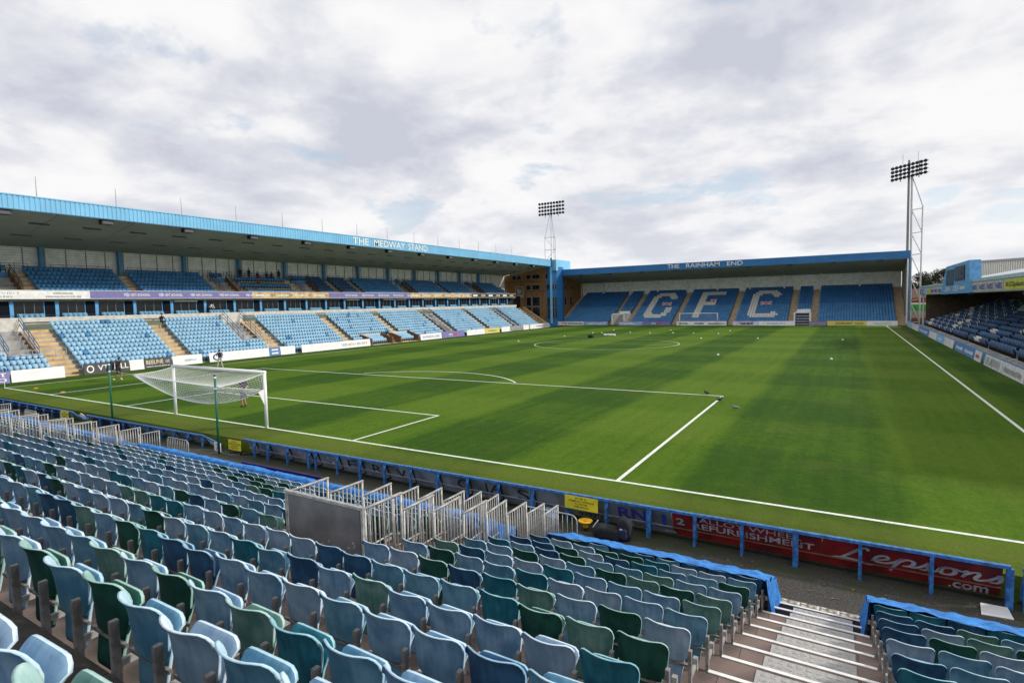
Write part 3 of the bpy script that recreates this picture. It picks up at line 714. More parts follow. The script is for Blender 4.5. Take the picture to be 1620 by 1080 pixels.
def ptext(body, x, frac, wdt, hgt, m_, t, zt=0.15, **kw):
    # frac 0 = foot of the panel, 1 = top rail; lies 4 mm proud of the panel on the terrace side
    zb = -0.52+(zt+0.48)*frac; yb = -1.766-0.225*frac
    return text(body, (x, yb-0.012, zb), (1,0,0), (0,-0.32,0.947), wdt, hgt, m_, t, depth=0.004, **kw)
wl1 = wall(5.14, 28.63, 0.09, 0.21, posts_x, 'long blue railed fence of raked hoardings between the near terrace and the goal line',
     [(5.2,9.25,grey_board),(9.25,13.4,grey_board),(13.4,17.3,grey_board),(17.3,19.9,grey_board),(19.9,22.3,grey_board),(22.3,25.55,red_board),(25.55,28.55,red_board)])
ptext('REFURBISHMENT', 22.8, 0.45, 2.6, 0.17, ink_pale, wl1, bold=0.015); ptext('ALLOY WHEEL', 22.95, 0.76, 2.2, 0.14, ink_pale, wl1)
ptext('2', 22.4, 0.5, 0.2, 0.2, ink_pale, wl1, bold=0.03)
b = MB()
# the big script lettering: sheared strokes
SCR = [[(0.0,0.02),(0.25,0.12),(0.6,0.15),(1.0,0.1),(1.35,-0.02),(1.6,0.0)],[(1.38,0.86),(1.33,1.02),(1.15,0.98),(0.9,0.7),(0.6,0.36),(0.38,0.14)],
 [(1.5,0.32),(1.85,0.42),(2.1,0.58),(2.02,0.72),(1.8,0.66),(1.64,0.45),(1.72,0.28),(2.0,0.26),(2.3,0.4),(2.55,0.66),(2.62,0.76),(2.45,0.42),(2.3,0.1),(2.2,-0.18)],
 [(2.5,0.5),(2.75,0.72),(2.98,0.68),(2.98,0.48),(2.8,0.32),(2.62,0.3)],[(2.8,0.3),(3.1,0.34),(3.4,0.6),(3.5,0.74),(3.52,0.5),(3.42,0.3),(3.2,0.27)],
 [(3.42,0.28),(3.75,0.34),(3.9,0.6),(4.12,0.72),(4.34,0.64),(4.36,0.44),(4.18,0.28),(3.95,0.3),(3.9,0.46),(4.0,0.66),(4.3,0.7),(4.6,0.62),(4.76,0.7),(4.68,0.46),(4.6,0.28)],
 [(4.64,0.4),(4.9,0.66),(5.08,0.72),(5.12,0.58),(5.02,0.36),(5.12,0.26),(5.4,0.36),(5.66,0.6),(5.76,0.74),(5.8,0.5),(5.7,0.3),(5.46,0.26)]]
def cat(P, n=6):
    out = []
    for i in range(len(P)-1):
        p0 = Vector(P[max(0,i-1)]); p1 = Vector(P[i]); p2 = Vector(P[i+1]); p3 = Vector(P[min(len(P)-1,i+2)])
        for k in range(n):
            t_ = k/n; out.append(0.5*((2*p1)+(p2-p0)*t_+(2*p0-5*p1+4*p2-p3)*t_*t_+(3*p1-p0-3*p2+p3)*t_**3))
    out.append(Vector(P[-1])); return out
for si, S_ in enumerate(SCR):
    b = MB()
    Q_ = cat(S_); L0 = []
    for i, q in enumerate(Q_):
        d = (Q_[min(i+1,len(Q_)-1)]-Q_[max(i-1,0)]).normalized(); n_ = Vector((-d.y, d.x)); hw = (0.055+0.03*abs(d.y))*(0.45+0.55*math.sin(math.pi*min(1,max(0,(i+1)/(len(Q_)+1))))**0.4)
        L0.append((q+n_*hw, q-n_*hw))
    def M3(p, k=si):
        X = 25.72+p.x*0.485; fr = 0.3+p.y*0.56; return (X, -1.766-0.225*fr-0.012-0.0006*k, -0.52+0.65*fr)
    for a_, c_ in zip(L0[:-1], L0[1:]): b.quad(M3(a_[0]), M3(a_[1]), M3(c_[1]), M3(c_[0]))
    b.build('script_letter', ink_pale, wl1)
ptext('.com', 27.75, 0.03, 0.62, 0.15, ink_pale, wl1, bold=0.02)
ptext('RN', 20.9, 0.35, 0.75, 0.33, ink_blue, wl1, bold=0.02); ptext('I', 22.05, 0.3, 0.09, 0.36, ink_blue, wl1, bold=0.05)
ptext('www.', 22.1, 0.05, 0.3, 0.07, ink_pale, wl1); ptext('BXS', 21.3, 0.06, 0.3, 0.1, ink_black, wl1); ptext('0792 2', 19.75, 0.07, 0.7, 0.11, ink_black, wl1)
ptext('S', 17.85, 0.3, 0.4, 0.34, ink_black, wl1); ptext('IÆ', 16.75, 0.3, 0.6, 0.34, ink_black, wl1); ptext('C', 15.7, 0.3, 0.45, 0.34, ink_black, wl1)
ptext('01634 200', 15.9, 0.05, 1.3, 0.1, ink_pale, wl1)
for i, (x, ch) in enumerate(((5.6,'W'),(7.2,'A'),(8.3,'TT'),(9.8,'S'),(10.9,'E'),(12.1,'R'),(13.2,'V'))): ptext(ch, x, 0.3, 0.42, 0.3, ink_pale if i < 4 else ink_black, wl1)
wl2 = wall(-8.46, 2.23, -0.09, -0.06, [-8.4,-7.0,-5.75,-4.6,-3.45,-2.3,-1.15,0.0,1.1,2.2], 'blue railed fence of dark hoardings left of the goal-side gap', [(-8.2,-4.6,dark_navy),(-4.6,-1.15,grey_board),(-1.15,2.2,grey_board)])
b = MB(); b.bar((2.24,-2.08,-0.06), (3.15,-1.75,-0.45), 0.07, 0.05); b.build('end_rail', blue_rail, wl2)
b = MB(); b.prism([(2.26,-2.0,-0.1),(3.1,-1.74,-0.48),(2.3,-1.76,-0.5)], (0,0.012,0)); b.build('end_panel', white_board, wl2)
wl3 = wall(-33, -10.2, -0.04, -0.06, [-31.5,-30.2,-28.9,-27.6,-26.3,-25,-23.7,-22.4,-21.1,-19.8,-18.5,-17.3,-16.1,-14.9,-13.8,-12.7,-11.6], 'dark hoarding fence with a blue rail at the far left beyond the farthest railed gap', [(-32.9,-24,dark_navy),(-24,-17.3,dark_navy),(-17.3,-11.6,dark_navy)])
b = MB(); b.bar((-10.2,-2.08,-0.05), (-9.5,-1.8,-0.5), 0.06, 0.05); b.bar((-10.2,-2.08,-0.6),(-10.2,-2.08,-0.05),0.06); b.build('end_rail', blue_rail, wl3)
b = MB(); b.prism([(-9.9,-1.9,-0.25),(-9.5,-1.75,-0.5),(-9.3,-1.75,-0.35),(-9.6,-1.9,-0.1)], (0,0.02,0)); b.build('end_panel', white_board, wl3)
wl4 = wall(28.8, 34, 0.2, 0.25, [28.85,30.0,31.2,32.4,33.6], 'short blue railed fence starting at the right edge of the picture', [(28.9,31.5,dark_navy),(31.5,33.9,dark_navy)])
def sign(x0, x1, z0, z1, y, lines, label, feet=False, zg=-0.6):
    t = thing('warning_sign', label, 'sign', ((x0+x1)/2, y, z0))
    b = MB(); b.box(x0, x1, y-0.006, y+0.006, z0, z1); b.build('plate', yellow_sign, t)
    n = len(lines); h = (z1-z0)/(n+0.9)
    for i, s in enumerate(lines):
        wd = min(x1-x0-0.06, len(s)*h*0.62); cx = (x0+x1)/2
        text(s, (cx-wd/2, y-0.008, z1-h*(i+1)-h*0.12), (1,0,0), (0,0,1), wd, h*0.62, ink_black, t, depth=0.003, bold=0.01)
    if feet:
        for xx in (x0+0.08, x1-0.08):
            b = MB(); b.box(xx-0.03, xx+0.03, y+0.01, y+0.06, zg, z0+0.1); b.bar((xx, y+0.03, zg+0.03), (xx+0.3, y+0.35, zg+0.03), 0.05); b.build('leg', black, t)
    return t
sign(19.48, 20.43, -0.2, 0.16, -2.15, ['IT IS A', 'CRIMINAL OFFENCE', 'TO ENTER', 'THE PITCH'], 'yellow warning sign about entering the pitch, on the near fence beside the barriers')
sign(4.14, 4.98, -0.42, -0.0, -2.1, ['IT IS A', 'CRIMINAL OFFENCE', 'TO ENTER', 'THE PITCH'], 'yellow warning sign on dark feet in the gap of the fence right of the goal', feet=True)
sign(-11.35, -10.4, -0.5, -0.04, -2.16, ['IT IS A', 'CRIMINAL OFFENCE', 'TO ENTER', 'THE PITCH'], 'small yellow warning sign at the end of the dark left fence')
t = thing('number_plate', 'small white board with a dark figure 7 at the foot of the right green pole', 'sign', (3.35, -2.1, -0.6))
b = MB(); b.box(3.12, 3.58, -2.11, -2.09, -0.6, -0.24); b.build('plate', white_board, t); text('7', (3.27,-2.113,-0.55), (1,0,0), (0,0,1), 0.17, 0.26, ink_blue, t, depth=0.003)
b = MB(); b.box(18.9, 19.25, -2.16, -2.13, -0.86+0.3, -0.3); tag(b.build('notice', mat('pale_blue_notice', (0.3,0.5,0.7), 0.6)), 'small pale blue notice on the fence left of the large yellow sign', 'sign')
# the purple strip lying against the fence
t = thing('hoarding_strip', 'long low purple hoarding with repeated red and white lettering on the walkway', 'hoarding', (9.2, -3.3, -0.6))
b = MB(); b.hexa([(6.9,-3.2,-0.59),(11.4,-3.12,-0.59),(11.4,-3.1,-0.59),(6.9,-3.18,-0.59)], [(6.9,-3.36,-0.26),(11.4,-3.28,-0.26),(11.4,-3.26,-0.25),(6.9,-3.34,-0.25)]); b.build('board', mat('deep_purple_board', (0.06,0.03,0.2), 0.5), t)
for i in range(6):
    x = 7.1+i*0.72
    text('sky', (x,-3.285,-0.51), (1,0.018,0), (0,-0.42,0.9), 0.24, 0.15, white_board, t, depth=0.01, bold=0.02); text('BET', (x+0.27,-3.28,-0.5), (1,0.018,0), (0,-0.42,0.9), 0.26, 0.14, ink_red, t, depth=0.01, bold=0.02)
b = MB(); b.add([(28.15,-2.55,-0.585),(28.62,-2.5,-0.585),(28.6,-2.12,-0.55),(28.2,-2.14,-0.55)],[(0,1,2,3)]); b.add([(28.15,-2.55,-0.597),(28.62,-2.5,-0.597),(28.6,-2.12,-0.562),(28.2,-2.14,-0.562)],[(3,2,1,0)])
tag(b.build('paper_sheet', white), 'sheet of white paper lying on the walkway below the red hoarding', 'paper')
# bag with a yellow tripod head beside it
t = thing('kit_bag', 'bulging black kit bag with an upright backpack on the walkway by the near fence', 'bag', (20.95, -2.62, -0.6))
def blob(cx, cy, cz, rx, ry, rz, m_, par, nm_='body', seed=0, amp=0.08, p=2.6):
    bm = bmesh.new(); bmesh.ops.create_icosphere(bm, subdivisions=3, radius=1.0)
    for v in bm.verts:
        c = v.co.copy(); mxx = (abs(c.x)**p+abs(c.y)**p+abs(c.z)**p)**(1/p); c /= mxx
        c *= 1+amp*mnoise.noise(c*2.1+Vector((seed,0,0)))
        v.co = Vector((cx+c.x*rx, cy+c.y*ry, cz+c.z*rz))
    for f in bm.faces: f.smooth = True
    me = bpy.data.meshes.new(nm_); bm.to_mesh(me); bm.free(); me.materials.append(m_)
    o = bpy.data.objects.new(nm_, me); C.objects.link(o); o.parent = par; return o
blob(-0.08, 0, 0.16, 0.36, 0.2, 0.17, cl_black, t, 'body', 1, 0.22, 3.4); blob(0.34, 0.1, 0.27, 0.17, 0.14, 0.28, cl_black, t, 'backpack', 3, 0.22, 4); blob(0.33, -0.04, 0.2, 0.12, 0.06, 0.14, cl_navy, t, 'pocket', 4, 0.15, 4)
b = MB(); b.tube([(-0.3,0.0,0.3),(-0.36,-0.02,0.42),(-0.2,0.0,0.6),(0.02,0.05,0.52)], 0.015, 6); b.build('strap', cl_black, t, local=True)
b = MB(); b.tube([(-0.44,-0.06,0.24),(-0.3,-0.06,0.44)], 0.016, 6); b.build('white_strap', white, t, local=True)
b = MB(); b.box(0.28,0.34,-0.105,-0.095,0.32,0.35); b.build('badge', white, t, local=True)
t = thing('marker_cone', 'flat orange-yellow disc cone upturned on the walkway left of the black bag', 'marker', (20.2, -2.45, -0.6))
b = MB(); pts = [(0.06,0.0),(0.07,0.06),(0.1,0.1),(0.17,0.14),(0.19,0.17),(0.17,0.18),(0.09,0.165),(0.02,0.16)]
nn_ = 20
for r_, z_ in pts:
    for i in range(nn_): a = 2*math.pi*i/nn_; b.v.append((r_*math.cos(a), r_*math.sin(a), z_+0.1))
for j in range(len(pts)-1):
    for i in range(nn_): b.f.append((j*nn_+i, j*nn_+(i+1)%nn_, (j+1)*nn_+(i+1)%nn_, (j+1)*nn_+i)); b.m.append(0)
b.build('disc', mat('orange_yellow_plastic', (0.85,0.45,0.02), 0.5), t, local=True, smooth=True)
b = MB(); b.tube([(0,0,0),(0,0,0.17)], 0.05, 10); b.build('foot', black, t, local=True)
# ------------------------------------------------------------------ far seat template (folded tip-up seat, low detail)
def farseat():
    b = MB()
    b.hexa([(-0.2,-0.03,0.42),(0.2,-0.03,0.42),(0.2,0.0,0.42),(-0.2,0.0,0.42)], [(-0.21,-0.07,0.80),(0.21,-0.07,0.80),(0.21,-0.03,0.82),(-0.21,-0.03,0.82)])
    b.hexa([(-0.17,0.06,0.3),(0.17,0.06,0.3),(0.17,0.1,0.3),(-0.17,0.1,0.3)], [(-0.185,0.14,0.70),(0.185,0.14,0.70),(0.185,0.19,0.69),(-0.185,0.19,0.69)])
    n1 = len(b.f)
    b.box(-0.232,-0.205,-0.06,0.12,0.0,0.5)
    return b.v, b.f, [0]*n1+[100]*(len(b.f)-n1)
FS = farseat()
sb_sun = mat('sunlit_light_blue_seat_plastic', (0.3, 0.54, 0.74), 0.45, 0, 0.1, 0.8)  # lower-tier blue, with the sunlight put into the colour
sb_mid = mat('shaded_mid_blue_seat_plastic', (0.06, 0.23, 0.47), 0.45, 0, 0.14, 0.8)  # darker copy, shade under the roof put into the colour
sb_deep = mat('shaded_deep_blue_seat_plastic', (0.03, 0.16, 0.4), 0.45, 0, 0.14, 0.8)  # deeper copy for the end stand, darkened for facing away from the sun
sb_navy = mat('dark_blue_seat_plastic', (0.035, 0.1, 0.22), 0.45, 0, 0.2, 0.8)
sw = mat('white_seat_plastic', (0.8, 0.76, 0.68), 0.45, 0, 0.08)
rail_dark = mat('dark_handrail', (0.05, 0.07, 0.1), 0.5, 0.2, 0.1)
rail_blue = mat('blue_handrail', (0.05, 0.14, 0.28), 0.5, 0, 0.1)

# ------------------------------------------------------------------ the long stand on the left
MS = thing('long_stand', 'long two-tier football stand with light blue roof edge reading THE MEDWAY STAND', 'stand', (-38, 44, -0.3))
YN, YF = -16.0, 100.6
LX0, LDX, LZ0, LDZ, LN = -33.2, -0.62, -0.2, 0.395, 11
UX0, UDX, UZ0, UDZ, UN = -40.9, -0.70, 7.0, 0.45, 6
def fz(y): return 13.97-0.0028*(y-2.6)      # underside of the roof edge
# lower terrace treads
for i in range(LN):
    x = LX0+LDX*i; z = LZ0+LDZ*i
    b = MB(); b.box(x-0.30, x+0.32, YN, YF-1.5, z-0.5, z); b.build('terrace_step', riser_grey, MS)
lower_aisles = [(5.4, 7.3, 0), (16.2, 17.5, 0), (27.0, 28.9, 0), (39.0, 40.2, 0), (49.6, 50.9, 0), (61.0, 62.0, 0), (63.6, 64.6, 0), (74.0, 75.2, 0), (84.2, 85.5, 0), (95.6, 97.2, 0), (-6.5, -5.2, 0)]
voms = [(3.0, 5.2), (24.6, 27.0), (62.0, 63.6), (85.5, 86.8)]   # entrances in the terrace
for a0, a1, _ in lower_aisles:
    for i in range(LN):
        x = LX0+LDX*i; z = LZ0+LDZ*i
        b = MB(); b.box(x-0.295, x+0.325, a0, a1, z+0.004, z+0.05); b.box(x+0.02, x+0.325, a0+0.02, a1-0.02, z-0.19, z+0.003); b.build('aisle_step', tan_step, MS)
def in_any(y, L_): return any(a-0.15 < y < c+0.15 for a, c in L_)
items = []
rs2 = random.Random(5)
dug = (42.3, 53.2)
lastrow = LN-1
y = YN+0.5; SPM = 0.422
la = [(a, c) for a, c, _ in lower_aisles]
while y < YF-3.6:
    for i in range(LN):
        skip = in_any(y, la)
        for v0, v1 in voms:
            if v0-0.1 < y < v1+0.1 and (4 <= i <= 9 if v0 < 60 else True): skip = True
            if v0 < 30 and v1-0.1 < y < v1+2.1 and 4 <= i <= 9: skip = True      # tan steps beside the entrance
        if dug[0] < y < dug[1] and i < 3: skip = True
        if y > 88 and i < (y-88)*0.12: skip = True
        if skip: continue
        items.append((LX0+LDX*i-0.05, y, LZ0+LDZ*i, 0 if rs2.random() > 0.03 else 1, (1, 0), 0.86))
    y += SPM
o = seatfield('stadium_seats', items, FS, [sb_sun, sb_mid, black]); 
def fixpost(o, idx):
    n = len(o.data.polygons); mi = np.empty(n, dtype=np.int32); o.data.polygons.foreach_get('material_index', mi)
    k = len(FS[2]); fl = np.tile(np.array(FS[2]), n//k); mi = np.where(fl >= 100, idx, mi); o.data.polygons.foreach_set('material_index', mi.astype(np.int32))
fixpost(o, 2); tag(o, 'rows of light blue seats in the lower tier of the long left stand', 'seats')
# seats in front of the boxes
items = []
y = YN+1
bays = [-13.5,-9.6,-5.8,-2.2,1.4,5.1,8.6,12.0,15.6,19.5,23.4,27.2,30.9,34.6,38.2,41.7,45.3,49.1,52.8,56.5,60.2,63.9,67.6,71.3,75.0,78.7,82.4,86.1,89.8,93.5]
for a, c in zip(bays[:-1], bays[1:]):
    yy = a+0.55
    while yy < c-1.1: items.append((-40.35, yy, 4.5, 0, (1, 0), 0.93)); yy += SPM
o = seatfield('stadium_seats', items, FS, [mat('box_seat_plastic', (0.16,0.42,0.65), 0.45), black]); fixpost(o, 1); tag(o, 'single row of light blue seats in front of the dark glazed boxes', 'seats')
# vomitory openings: dark door, tan side walls and rails
for v0, v1 in voms[:2]:
    b = MB(); zf = LZ0+LDZ*4
    b.prism([(-35.5, v0, zf-0.3), (-39.4, v0, zf-0.3), (-39.4, v0, LZ0+LDZ*10-.2), (-35.6, v0, zf+0.25)], (0,0.1,0)); b.build('entrance_side_wall', cream_band, MS)
    b = MB(); b.prism([(-35.5, v1-0.1, zf), (-39.4, v1-0.1, zf), (-39.4, v1-0.1, LZ0+LDZ*10+.1), (-35.6, v1-0.1, zf+0.35)], (0,0.1,0)); b.build('entrance_side_wall', brown_wall, MS)
    b = MB(); b.box(-39.38, -39.3, v0+0.1, v1-0.12, zf, zf+1.9); b.build('entrance_door', col_blue, MS)
    b = MB(); b.box(-39.3, -35.2, v0+0.1, v1-0.12, zf-0.3, zf+0.02); b.build('entrance_floor', tan_step, MS)
    b = MB(); b.box(-39.5, -39.1, v0-0.2, v1+0.2, zf+1.95, LZ0+LDZ*10+1.0); b.build('entrance_lintel', cream_band, MS)
    for yy in (v0+0.05, v1-0.05):
        b = MB(); p0 = Vector((-39.2, yy, LZ0+LDZ*10+1.5)); p1 = Vector((-35.2, yy, zf+1.1))
        for dz in (0, -0.4, -0.8): b.bar(p0+Vector((0,0,dz)), p1+Vector((0,0,dz)), 0.05)
        for f in (0, .25, .5, .75, 1): q = p0.lerp(p1, f); b.bar(q, q-Vector((0,0,1.1)), 0.04)
        b.build('handrail', rail_blue, MS)
    b = MB()
    for zz in (zf+0.35, zf+0.75): b.bar((-35.1, v0, zz), (-35.1, v1+1.9, zz), 0.04)
    for f in range(6): yy = v0+(v1+1.9-v0)*f/5; b.bar((-35.1, yy, zf-0.1), (-35.1, yy, zf+0.75), 0.04)
    b.build('handrail', galv, MS)
for v0, v1 in voms[2:]:
    b = MB(); b.prism([(-33.3,v0,0.1),(-39.3,v0,0.1+3.85),(-39.3,v0,0.1+3.95),(-33.3,v0,0.25)], (0,v1-v0,0)); b.build('covered_stair', mat('dim_stair_cover',(0.2,0.24,0.28),0.7,0,0.5,1.2), MS)
    for yy in (v0, v1):
        b = MB(); b.bar((-33.2,yy,0.9),(-39.2,yy,4.8),0.05); b.bar((-33.2,yy,0.5),(-39.2,yy,4.4),0.04); b.build('handrail', rail_blue, MS)
# dugouts
for i, (a, c) in enumerate(((42.6, 46.9), (48.7, 52.9))):
    for yy in (a, c):
        b = MB(); b.prism([(-32.5,yy,-0.3),(-34.9,yy,-0.3),(-34.9,yy,1.25),(-34.3,yy,1.2),(-32.9,yy,0.75),(-32.5,yy,0.7)], (0,0.22,0)); b.build('dugout_wall', brown_wall, MS)
    b = MB(); b.box(-35.0,-34.9,a,c,-0.3,1.3); b.build('dugout_back_wall', cream_band, MS)
b = MB(); b.box(-34.8,-32.45,42.9,52.8,-0.34,-0.22); b.build('dugout_floor', tan_step, MS)
items = [(-33.3-0.62*r, a+0.5+SPM*k, -0.2+0.25*r, 0, (1,0), 0.93) for a in (42.7, 48.8) for r in range(3) for k in range(8)]
o = seatfield('stadium_seats', items, FS, [sb_sun, black]); fixpost(o, 1); tag(o, 'light blue seats between the brown dugout walls at the pitch side', 'seats')
# cream band, boxes
b = MB(); b.box(-40.0, -39.86, YN, 96.3, 4.55, 4.97); b.build('cream_parapet', cream_band, MS)
b = MB(); b.box(-40.86, -40.0, YN, 96.3, 4.3, 4.62); b.build('walkway_slab', riser_grey, MS)
b = MB(); b.tube([(-39.95,YN,5.15),(-39.95,96,5.15)], 0.02, 5); b.build('parapet_rail', rail_dark, MS)
b = MB(); b.box(-41.4, -41.3, YN, YF, 4.3, 7.0); b.build('box_interior_wall', black, MS)
for a, c in zip(bays[:-1], bays[1:]):
    n = 4
    w_ = (c-a-0.3-0.9)/3
    for k in range(3):
        y0 = a+0.3+w_*k
        b = MB(); b.box(-40.9,-40.88, y0+0.03, y0+w_-0.03, 4.66, 6.7); b.build('box_window', glass_dark, MS)
        b = MB(); b.box(-40.9,-40.84, y0+w_-0.03, y0+w_+0.03, 4.62, 6.71); b.build('window_mullion', col_sky if k == 2 else mat('dark_mullion',(0.12,0.14,0.17),0.5), MS)
    b = MB(); b.box(-40.9,-40.8, c-0.82, c-0.08, 4.66, 6.6); b.build('box_door', mat('dark_blue_glazed_door',(0.006,0.008,0.014),0.7,0,0.2,3,0,40,0.1), MS)
    b = MB(); b.box(-40.92,-40.7, c-0.06, c+0.24, 4.62, 6.71); b.build('box_pillar', col_sky, MS)
for a in (19.6, 45.5, 56.7, 64.1, 71.5, 86.3, 23.6+30):
    b = MB(); b.box(-40.78,-40.72, a+0.3, a+3.0, 6.35, 6.66); b.build('roller_blind', white, MS)
# tier front
YT = 96.3
segs = [(YN,11.3,white_board),(11.3,29.3,purple_board),(29.3,41.8,gold_board),(41.8,59.9,purple_board),(59.9,78.6,gold_board),(78.6,YT,black_board)]
for a, c, m_ in segs:
    b = MB(); b.box(-40.1, -40.04, a+0.01, c-0.01, 6.75, 7.50); tb = b.build('tier_banner', m_, MS)
    if m_ is purple_board:
        n = int((c-a)/3.5)
        for k in range(n):
            yy = a+0.4+(c-a-0.4)*k/n
            text('THE GFC SCHOOL', (-40.035, yy+2.65, 6.98), (0,-1,0), (0,0,1), -2.65, 0.26, white_board, tb, depth=-0.006, bold=0.02)
            b = MB(); b.tube([(-40.03, yy+3.0, 7.12),(-40.02, yy+3.0, 7.12)], 0.2, 10); b.build('round_badge', mat('pale_violet',(0.5,0.5,0.75),0.5), tb)
    if m_ is gold_board:
        n = int((c-a)/3.1)
        for k in range(n):
            yy = a+0.3+(c-a-0.3)*k/n
            b = MB(); b.box(-40.038,-40.03, yy+0.2, yy+2.2, 6.98, 7.2); b.build('banner_strip', mat('cream_print',(0.75,0.68,0.5),0.6,0,0.3,6), tb)
            b = MB(); b.tube([(-40.04, yy+2.65, 7.12),(-40.03, yy+2.65, 7.12)], 0.17, 8); b.build('round_badge', mat('brown_print',(0.4,0.22,0.1),0.6), tb)
    if m_ is black_board:
        for k in range(6):
            yy = a+0.5+k*2.9
            b = MB(); b.box(-40.035,-40.03, yy, yy+1.6, 6.92, 7.3); b.build('banner_panel', white_board if k % 2 == 0 else gold_board, tb)
    if a == YN:
        for s_, yy, w_ in (('#x', 2.6, 2.6), ('VISIT', 2.9, 1.4), ('#y', 7.6, 2.9), ('#z', 8.2, 1.7)):
            text(s_, (-40.035, yy+(0 if s_[0]=='#' else w_), 6.85 if s_ in ('#x', '#y') else 7.17), (0,1,0) if s_[0]=='#' else (0,-1,0), (0,0,1), w_ if s_[0]=='#' else -w_, 0.17, ink_grey, tb, depth=0.006 if s_[0]=='#' else -0.006)
b = MB(); b.box(-40.14,-40.02,YN,YT,7.5,7.56); b.box(-40.14,-40.02,YN,YT,6.69,6.75); b.build('tier_edge', cream_band, MS)
b = MB(); b.box(-41.0,-40.14,YN,YT,6.72,7.0); b.build('tier_slab', riser_grey, MS)
# upper tier
upper_aisles = [(6.2,7.4),(15.4,16.5),(25.2,26.1),(28.3,29.3),(37.1,38.2),(44.3,45.3),(49.0,50.0),(59.3,60.3),(62.0,63.0),(71.6,72.7),(80.9,81.9),(84.2,85.2),(-3.4,-2.3)]
uvoms = [(4.1,6.2),(26.1,28.3),(38.2,41.0),(60.3,62.0),(81.9,84.2)]
for i in range(UN):
    x = UX0+UDX*i; z = UZ0+UDZ*i
    b = MB(); b.box(x-0.35, x+0.35, YN, YF-4, z-0.5, z); b.build('terrace_step', riser_grey, MS)
    for a, c in upper_aisles:
        b = MB(); b.box(x-0.345, x+0.355, a, c, z+0.004, z+0.05); b.box(x+0.05, x+0.355, a+0.02, c-0.02, z-0.21, z+0.003); b.build('aisle_step', tan_step, MS)
items = []; y = YN+0.4
while y < 93.3:
    for i in range(UN):
        if in_any(y, upper_aisles) or (in_any(y, uvoms) and i < 5): continue
        if 29.2 < y < 37.2 and i % 2 == 1: continue
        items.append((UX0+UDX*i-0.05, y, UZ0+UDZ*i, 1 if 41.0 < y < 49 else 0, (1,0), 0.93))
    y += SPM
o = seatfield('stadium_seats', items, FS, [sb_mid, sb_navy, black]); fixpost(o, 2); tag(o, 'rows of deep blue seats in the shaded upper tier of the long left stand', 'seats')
for a, c in uvoms:
    zf = UZ0+0.1
    b = MB(); b.box(-43.9,-43.8,a+.1,c-.1,zf,zf+2.3); b.build('entrance_door', col_blue, MS)
    b = MB(); b.prism([(-40.9,c-0.1,zf),(-43.9,c-0.1,zf),(-43.9,c-0.1,zf+2.6),(-40.9,c-0.1,zf+0.5)], (0,0.1,0)); b.build('entrance_side_wall', brown_wall, MS)
    for yy in (a, c):
        b = MB(); p0 = Vector((-43.7,yy,zf+3.1)); p1 = Vector((-40.8,yy,zf+1.0))
        for dz in (0,-0.35,-0.7): b.bar(p0+Vector((0,0,dz)), p1+Vector((0,0,dz)), 0.05)
        for f in (0,.33,.66,1): q = p0.lerp(p1, f); b.bar(q, q-Vector((0,0,1.0)), 0.045)
        b.build('handrail', rail_dark, MS)
# press benches
for k, r_ in enumerate((1, 3, 5)):
    x = UX0+UDX*r_; z = UZ0+UDZ*r_
    b = MB(); b.box(x-0.1,x+0.2,29.4,37.0,z+0.55,z+0.62); b.build('press_desk', tan_step if k < 2 else mat('blue_desk',(0.03,0.08,0.16),0.5), MS)
# back wall
b = MB(); b.box(-45.6,-45.45,YN,YF-4.6,9.1,12.1); b.build('rear_wall', clad_white, MS)
for k in range(9):
    z = 9.9+0.25*k; b = MB(); b.box(-45.46,-45.4,YN,YF-4.6,z,z+0.035); b.build('cladding_rib', mat('pale_trim_grey',(0.55,0.55,0.54),0.6), MS)
y = YN
while y < 95:
    b = MB(); b.box(-45.43,-45.36,y,y+0.07,9.2,12.0); b.build('cladding_post', mat('mid_trim_grey',(0.25,0.26,0.27),0.6), MS); y += 1.83
cols = [-12.6,-5.3,2.0,9.2,16.4,23.6,30.9,38.1,45.3,52.5,59.7,66.9,74.1,81.4,88.5]
for y in cols:
    b = MB(); b.box(-45.1,-44.75,y-0.17,y+0.17,9.4,12.35); b.box(-45.16,-45.1,y-0.22,y+0.22,9.4,12.35); b.build('roof_column', col_blue, MS)
for a, c in zip(cols[:-1], cols[1:]):
    b = MB()
    for dz in (0.55, 0.8, 1.05): b.bar((-44.85,a+0.7,9.3+dz),(-44.85,c-1.2,9.3+dz),0.03)
    for f in range(6): yy = a+0.7+(c-1.2-a-0.7)*f/5; b.bar((-44.85,yy,9.2),(-44.85,yy,10.35),0.035)
    b.build('handrail', rail_dark, MS)
# roof
b = MB(); z0, z1 = fz(YN), fz(YF)
b.hexa([(-45.7,YN,12.02),(-33.06,YN,z0+0.03),(-33.06,YF,z1+0.03),(-45.7,YF,12.02)], [(-45.7,YN,12.25),(-33.06,YN,z0+0.12),(-33.06,YF,z1+0.12),(-45.7,YF,12.25)])
b.build('roof_lining', roof_under, MS)
b = MB(); b.hexa([(-46.5,YN,12.4),(-33.2,YN,14.9),(-33.2,YF,14.9),(-46.5,YF,12.4)], [(-46.5,YN,12.5),(-33.2,YN,15.0),(-33.2,YF,15.0),(-46.5,YF,12.5)]); b.build('roof_sheet', roof_top, MS)
b = MB(); b.box(-46.6,-45.72,YN,YF,9.0,12.38); b.build('rear_gutter_wall', clad_white, MS)
